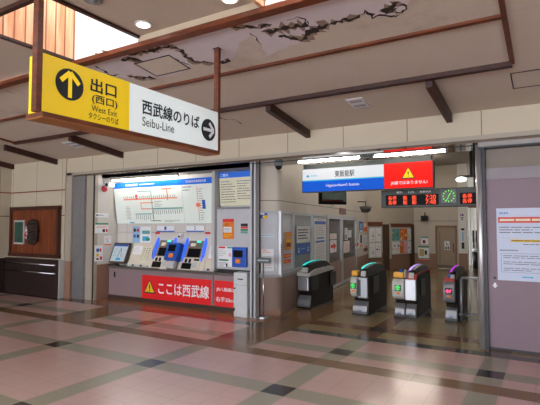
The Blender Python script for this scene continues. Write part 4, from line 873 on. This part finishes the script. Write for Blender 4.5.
# ================================================================ TICKET GATES
gbody = M('gate_brown', '#1c130e', .5, 0, spec=.12); gsilver = M('gate_silver', '#85858a', .35, .5); gwhite = M('gate_white', '#b9b9b6', .45)
cyan_l = M('lit_cyan', '#20e0d8', .3, emis=.7, ecol='#10d8d0'); viol_l = M('lit_violet', '#9a62e0', .3, emis=.65, ecol='#8f6af0'); mag_l = M('lit_magenta', '#c030d0', .3, emis=.6, ecol='#c22ae0')
grn_l = M('lit_green', '#18b040', .3, emis=.4, ecol='#18e048'); pnk_l = M('lit_pink', '#d82060', .3, emis=.6, ecol='#ff2a78'); gyel = M('reader_yellow', '#e0a012', .4); gred = M('gate_red', '#b03a30', .45)
LEN = 1.16
def gate(x0, x1, yf, kind, lbl, light):
    xc = (x0 + x1) / 2; W = (x1 - x0) / 2
    t = thing('ticket_gate', lbl, 'ticket gate', (xc, yf, 0), group='row of ticket gates')
    b = MB(); b.prism([(.09, .03), (.11, .24), (.13, .30), (.03, .33), (.03, .66), (.08, .70), (LEN - .1, .75), (LEN - .02, .70), (LEN, .6), (LEN, .03)], 'x', -W, W, gbody, .01); b.build('body', t)
    b = MB(); b.box(-W - .01, W + .01, .03, LEN + .02, 0, .035, black); b.build('base', t)
    if kind != 'narrow':
        dx = W * .05
        segs = ((-W + .01, -dx), (dx, W - .01)) if kind == 'double' else ((-W + .01, W - .01),)
        for a, c in segs:
            b = MB(); b.prism([(.015, .03), (.0, .08), (.02, .17), (.10, .245), (.12, .245), (.12, .03)], 'x', a, c, gsilver, .008); sk = b.build('skirt', t)
            b = MB(); b.box((a + c) / 2 - .035, (a + c) / 2 + .035, .0, .02, .07, .105, M('gate_emblem', '#5f7896', .4), .003); b.build('emblem', sk)
    else:
        b = MB(); b.prism([(.015, .03), (.0, .08), (.03, .2), (.10, .245), (.12, .03)], 'x', -W + .005, W - .005, gsilver, .006); sk = b.build('skirt', t)
        b = MB(); b.box(-.03, .03, -.002, .02, .07, .11, M('gate_emblem', '#5f7896', .4), .003); b.build('emblem', sk)
    # arch hood
    hwid = (.075 if kind != 'open' else .10) if kind != 'narrow' else .06; hx = W - hwid if kind != 'narrow' else .03
    top = [(.04, .68), (.05, .79), (.08, .835), (.22, .866), (.42, .887), (.62, .893), (.80, .885), (.96, .85), (1.07, .79), (1.11, .72)]
    b = MB(); b.prism(top, 'x', hx - hwid * .75, hx + hwid * .75, black, .012); hd = b.build('hood', t)
    b = MB()
    up = top[2:7]
    for k in range(len(up) - 1):
        p, q = up[k], up[k + 1]; xa, xb = hx - hwid * .78, hx - hwid * .3
        b.face([(xa, p[0], p[1] + .008), (xb, p[0], p[1] + .008), (xb, q[0], q[1] + .008), (xa, q[0], q[1] + .008)], light); b.face([(xa, p[0], p[1] - .012), (xa, p[0], p[1] + .008), (xa, q[0], q[1] + .008), (xa, q[0], q[1] - .012)], light)
        b.face([(xb, p[0], p[1] - .012), (xb, q[0], q[1] - .012), (xb, q[0], q[1] + .008), (xb, p[0], p[1] + .008)], light)
    p = up[0]; b.face([(xa, p[0] - .006, p[1] - .014), (xb, p[0] - .006, p[1] - .014), (xb, p[0], p[1] + .008), (xa, p[0], p[1] + .008)], light)
    b.build('light_strip', hd)
    b = MB(); b.prism([(-.005, .70), (.06, .70), (.06, .79), (.035, .79)], 'x', hx - hwid * .6, hx + hwid * .55, gwhite, .004); b.build('instruction_plate', t)
    if kind == 'open':      # leftmost: long white shoulder
        b = MB(); b.prism([(.02, .62), (.02, .68), (.14, .715), (.3, .745), (LEN - .2, .77), (LEN + .02, .74), (LEN + .05, .68), (.3, .63)], 'x', -W - .005, W + .01, gwhite, .01); b.build('white_shoulder', t)
        b = MB(); b.box(W + .008, W + .02, .72, .78, .76, .80, black, .004); b.build('sensor', t)
        for y0 in (.06, .95):
            b = MB(); b.prism([(y0, .36), (y0, .63), (y0 + .30, .63), (y0 + .30, .40), (y0 + .24, .34)], 'x', W, W + .03, black, .006); b.build('flap_door', t)
        b = MB(); b.box(-W + .02, W - .02, .0, .05, .34, .62, brushed, .02); b.build('front_panel', t)
    else:
        fr = gwhite if kind != 'narrow' else M('gate_grey', '#77757a', .4)
        px0, px1 = (-W, -W * .28) if kind == 'single' else ((-W, .0) if kind == 'double' else (-W, W * .75))
        b = MB(); b.prism([(.05, .32), (-.03, .38), (-.05, .50), (-.03, .63), (.02, .68), (.08, .68), (.08, .32)], 'x', px0 - .02, px1, fr, .015); fp = b.build('front_panel', t)
        dm = pnk_l if kind == 'narrow' else grn_l
        b = MB(); c0 = (px0 + px1) / 2 - .01; b.box(c0 - .055, c0 + .055, -.056, -.03, .475, .575, black, .004); ds = b.build('display', fp)
        b = MB()
        if kind == 'narrow':
            stroke(b, (c0 - .04, .525), (c0 + .035, .525), .014, -.059, dm); stroke(b, (c0 - .04, .525), (c0 - .012, .553), .012, -.0595, dm); stroke(b, (c0 - .04, .525), (c0 - .012, .497), .012, -.060, dm); stroke(b, (c0 + .01, .495), (c0 + .038, .556), .01, -.0605, dm)
        else:
            stroke(b, (c0, .482), (c0, .56), .015, -.059, dm); stroke(b, (c0, .568), (c0 - .042, .53), .013, -.0595, dm); stroke(b, (c0, .568), (c0 + .042, .53), .013, -.060, dm); stroke(b, (c0 - .045, .505), (c0 + .045, .505), .008, -.0605, dm)
        b.build('arrow', ds)
        b = MB(); b.box(c0 - .03, c0 + .03, -.052, -.03, .42, .455, orange, .003); b.build('orange_label', fp)
        if kind == 'single':
            b = MB(); b.box(-W * .25, W, .0, .06, .31, .68, gsilver, .012); b.box(-W * .22, W * .15, -.012, .01, .34, .64, M('brush_grey', '#4c4a4d', .7), .01); b.build('ticket_slot_panel', t)
            b = MB(); b.box(-W - .01, -W * .3, .02, .14, .70, .79, gyel, .012); b.build('card_reader', t)
        elif kind == 'double':
            b = MB(); b.box(.005, W, .0, .07, .32, .68, M('gate_front_white', '#c5c5cc', .35, .3), .012); b.build('ticket_slot_panel', t)
            b = MB(); b.box(-W - .005, -.02, .0, .13, .695, .79, gyel, .012); b.build('card_reader', t)
            b = MB(); b.prism([(.0, .695), (.06, .765), (.3, .785), (LEN - .1, .79), (LEN - .03, .73), (LEN - .04, .715), (LEN - .1, .77), (.3, .765), (.06, .745), (.0, .675)], 'x', W * .85, W + .012, gred); b.build('red_edge', t)
            b = MB(); b.prism([(.01, .68), (.01, .69), (.065, .755), (.3, .775), (LEN - .12, .78), (LEN - .05, .72)], 'x', W * .2, W * .85, gbody); b.build('shoulder', t)
            b = MB(); b.prism([(-.004, .685), (-.004, .70), (.06, .775), (.075, .765), (.01, .68)], 'x', W * .2, W + .013, gred); b.build('red_edge', t)
            b = MB(); b.tube((-W * .45, .1, .79), (-W * .45, .1, .84), .03, blue, seg=12); b.build('beacon', t)
            b = MB(); b.box(W * .0 - .0, W * .0 + .012, .0, .1, .70, .84, lgrey); b.build('divider', t)
        else:
            b = MB(); b.prism([(-.02, .68), (.0, .73), (.12, .75), (.12, .68)], 'x', -W, W * .7, gred, .006); b.build('red_cap', t)
            b = MB(); b.tube((-.02, .05, .74), (-.02, .05, .79), .028, blue, seg=12); b.build('beacon', t)
        b = MB(); b.box(W, W + .018, .30, .62, .36, .66, black, .006); b.build('flap_door', t)
    return t
gate(-4.30, -4.02, 8.14, 'open', 'leftmost ticket gate with a long white shoulder and cyan light arch', cyan_l)
gate(-3.12, -2.83, 8.05, 'single', 'brown ticket gate with a cyan arch and yellow card reader', cyan_l)
gate(-2.39, -2.01, 8.17, 'double', 'wide ticket gate with red shoulder, green arrow and violet arch', viol_l)
gate(-1.55, -1.36, 8.22, 'narrow', 'narrow rightmost ticket gate with pink no entry display', mag_l)
t = thing('barrier_fence', 'stainless tube barrier between the rightmost gate and the jamb post', 'fence', (-1.08, 8.45, 0))
b = MB(); r_ = .02
b.tube((-.25, 0, 0), (-.25, 0, .70), r_, MATS['jamb_steel']); b.tube((-.22, 0, .73), (.75, 0, .73), r_, MATS['jamb_steel']); b.tube((-.25, 0, .70), (-.22, 0, .73), r_, MATS['jamb_steel']); b.tube((.75, 0, 0), (.75, 0, .73), r_, MATS['jamb_steel']); b.tube((-.25, 0, .12), (.75, 0, .12), .014, MATS['jamb_steel']); b.build('frame', t)
for k in range(7):
    b = MB(); x = -.11 + k * .125; b.tube((x, 0, .12), (x, 0, .73), .013, MATS['jamb_steel'], seg=8); b.build('bar', t)
b = MB(); b.box(-.34, -.25, -.015, .015, .10, .13, MATS['jamb_steel']); b.build('clamp', t)

# notice on the shutter
FD = Frame((0, 6.76, 0))
t = thing('shutter_notice', 'large pale notice with a red heading taped to the mauve shutter', 'notice', (-.61, 6.756, .90))
npaper = M('notice_paper', '#c3cde4', .6, var=.02)
b = MB(); b.box(0, .70, -.004, 0, 0, .93, npaper); b.build('sheet', t)
b = MB(); b.box(.02, .68, -.006, -.004, .74, .815, M('notice_red', '#d0362a', .5)); b.build('red_heading', t)
b = MB(); b.lines(.04, .758, .66, .798, 1, -.0075, cream, .7); b.text('西武鉄道', .035, .14, .852, .882, -.006, blue, .01)
b.lines(.03, .60, .66, .70, 3, -.006, greyink, .35); b.lines(.06, .535, .40, .56, 1, -.006, lgrey, .4); b.box(.16, .68, -.0055, -.004, .495, .527, M('notice_yellow', '#d8b32a', .5)); b.lines(.18, .503, .66, .52, 1, -.007, ink, .5); b.lines(.30, .455, .6, .475, 1, -.006, greyink, .5); b.lines(.03, .375, .24, .398, 1, -.006, greyink, .6); b.lines(.28, .04, .44, .062, 1, -.006, cyanp, .8)
b.build('lettering', t)
b = MB(); fr = greyink
for q in ((.045, .345, .68, .349), (.045, .105, .68, .109), (.045, .105, .049, .349), (.676, .105, .68, .349)): b.flat(q[0], q[1], q[2], q[3], -.006, fr)
b.lines(.07, .28, .64, .33, 2, -.006, greyink, .35); b.lines(.07, .20, .64, .25, 2, -.006, greyink, .35); b.lines(.07, .12, .60, .17, 2, -.006, greyink, .35); b.build('boxed_text', t)

# ================================================================ CAMERA, SKY, EXPOSURE
cam = bpy.data.cameras.new('camera'); co = bpy.data.objects.new('camera', cam); C.objects.link(co)
cam.sensor_width = 36; cam.lens = F / 540 * 36; cam.clip_start = .05; cam.clip_end = 200
m4 = Matrix((RT, UP, -FW)).transposed().to_4x4(); m4.translation = EYEP * S; co.matrix_world = m4
bpy.context.scene.camera = co
wd = bpy.data.worlds.new('sky'); bpy.context.scene.world = wd; wd.use_nodes = True
bg = wd.node_tree.nodes['Background']; bg.inputs[0].default_value = (.88, .93, 1, 1); bg.inputs[1].default_value = 7.0
sc = bpy.context.scene
sc.view_settings.view_transform = 'Standard'; sc.view_settings.look = 'None'; sc.view_settings.gamma = 1; sc.view_settings.use_curve_mapping = False
sc.view_settings.exposure = 0.3
sc.cycles.max_bounces = 8; sc.cycles.diffuse_bounces = 5; sc.cycles.use_denoising = True
bpy.context.view_layer.update()
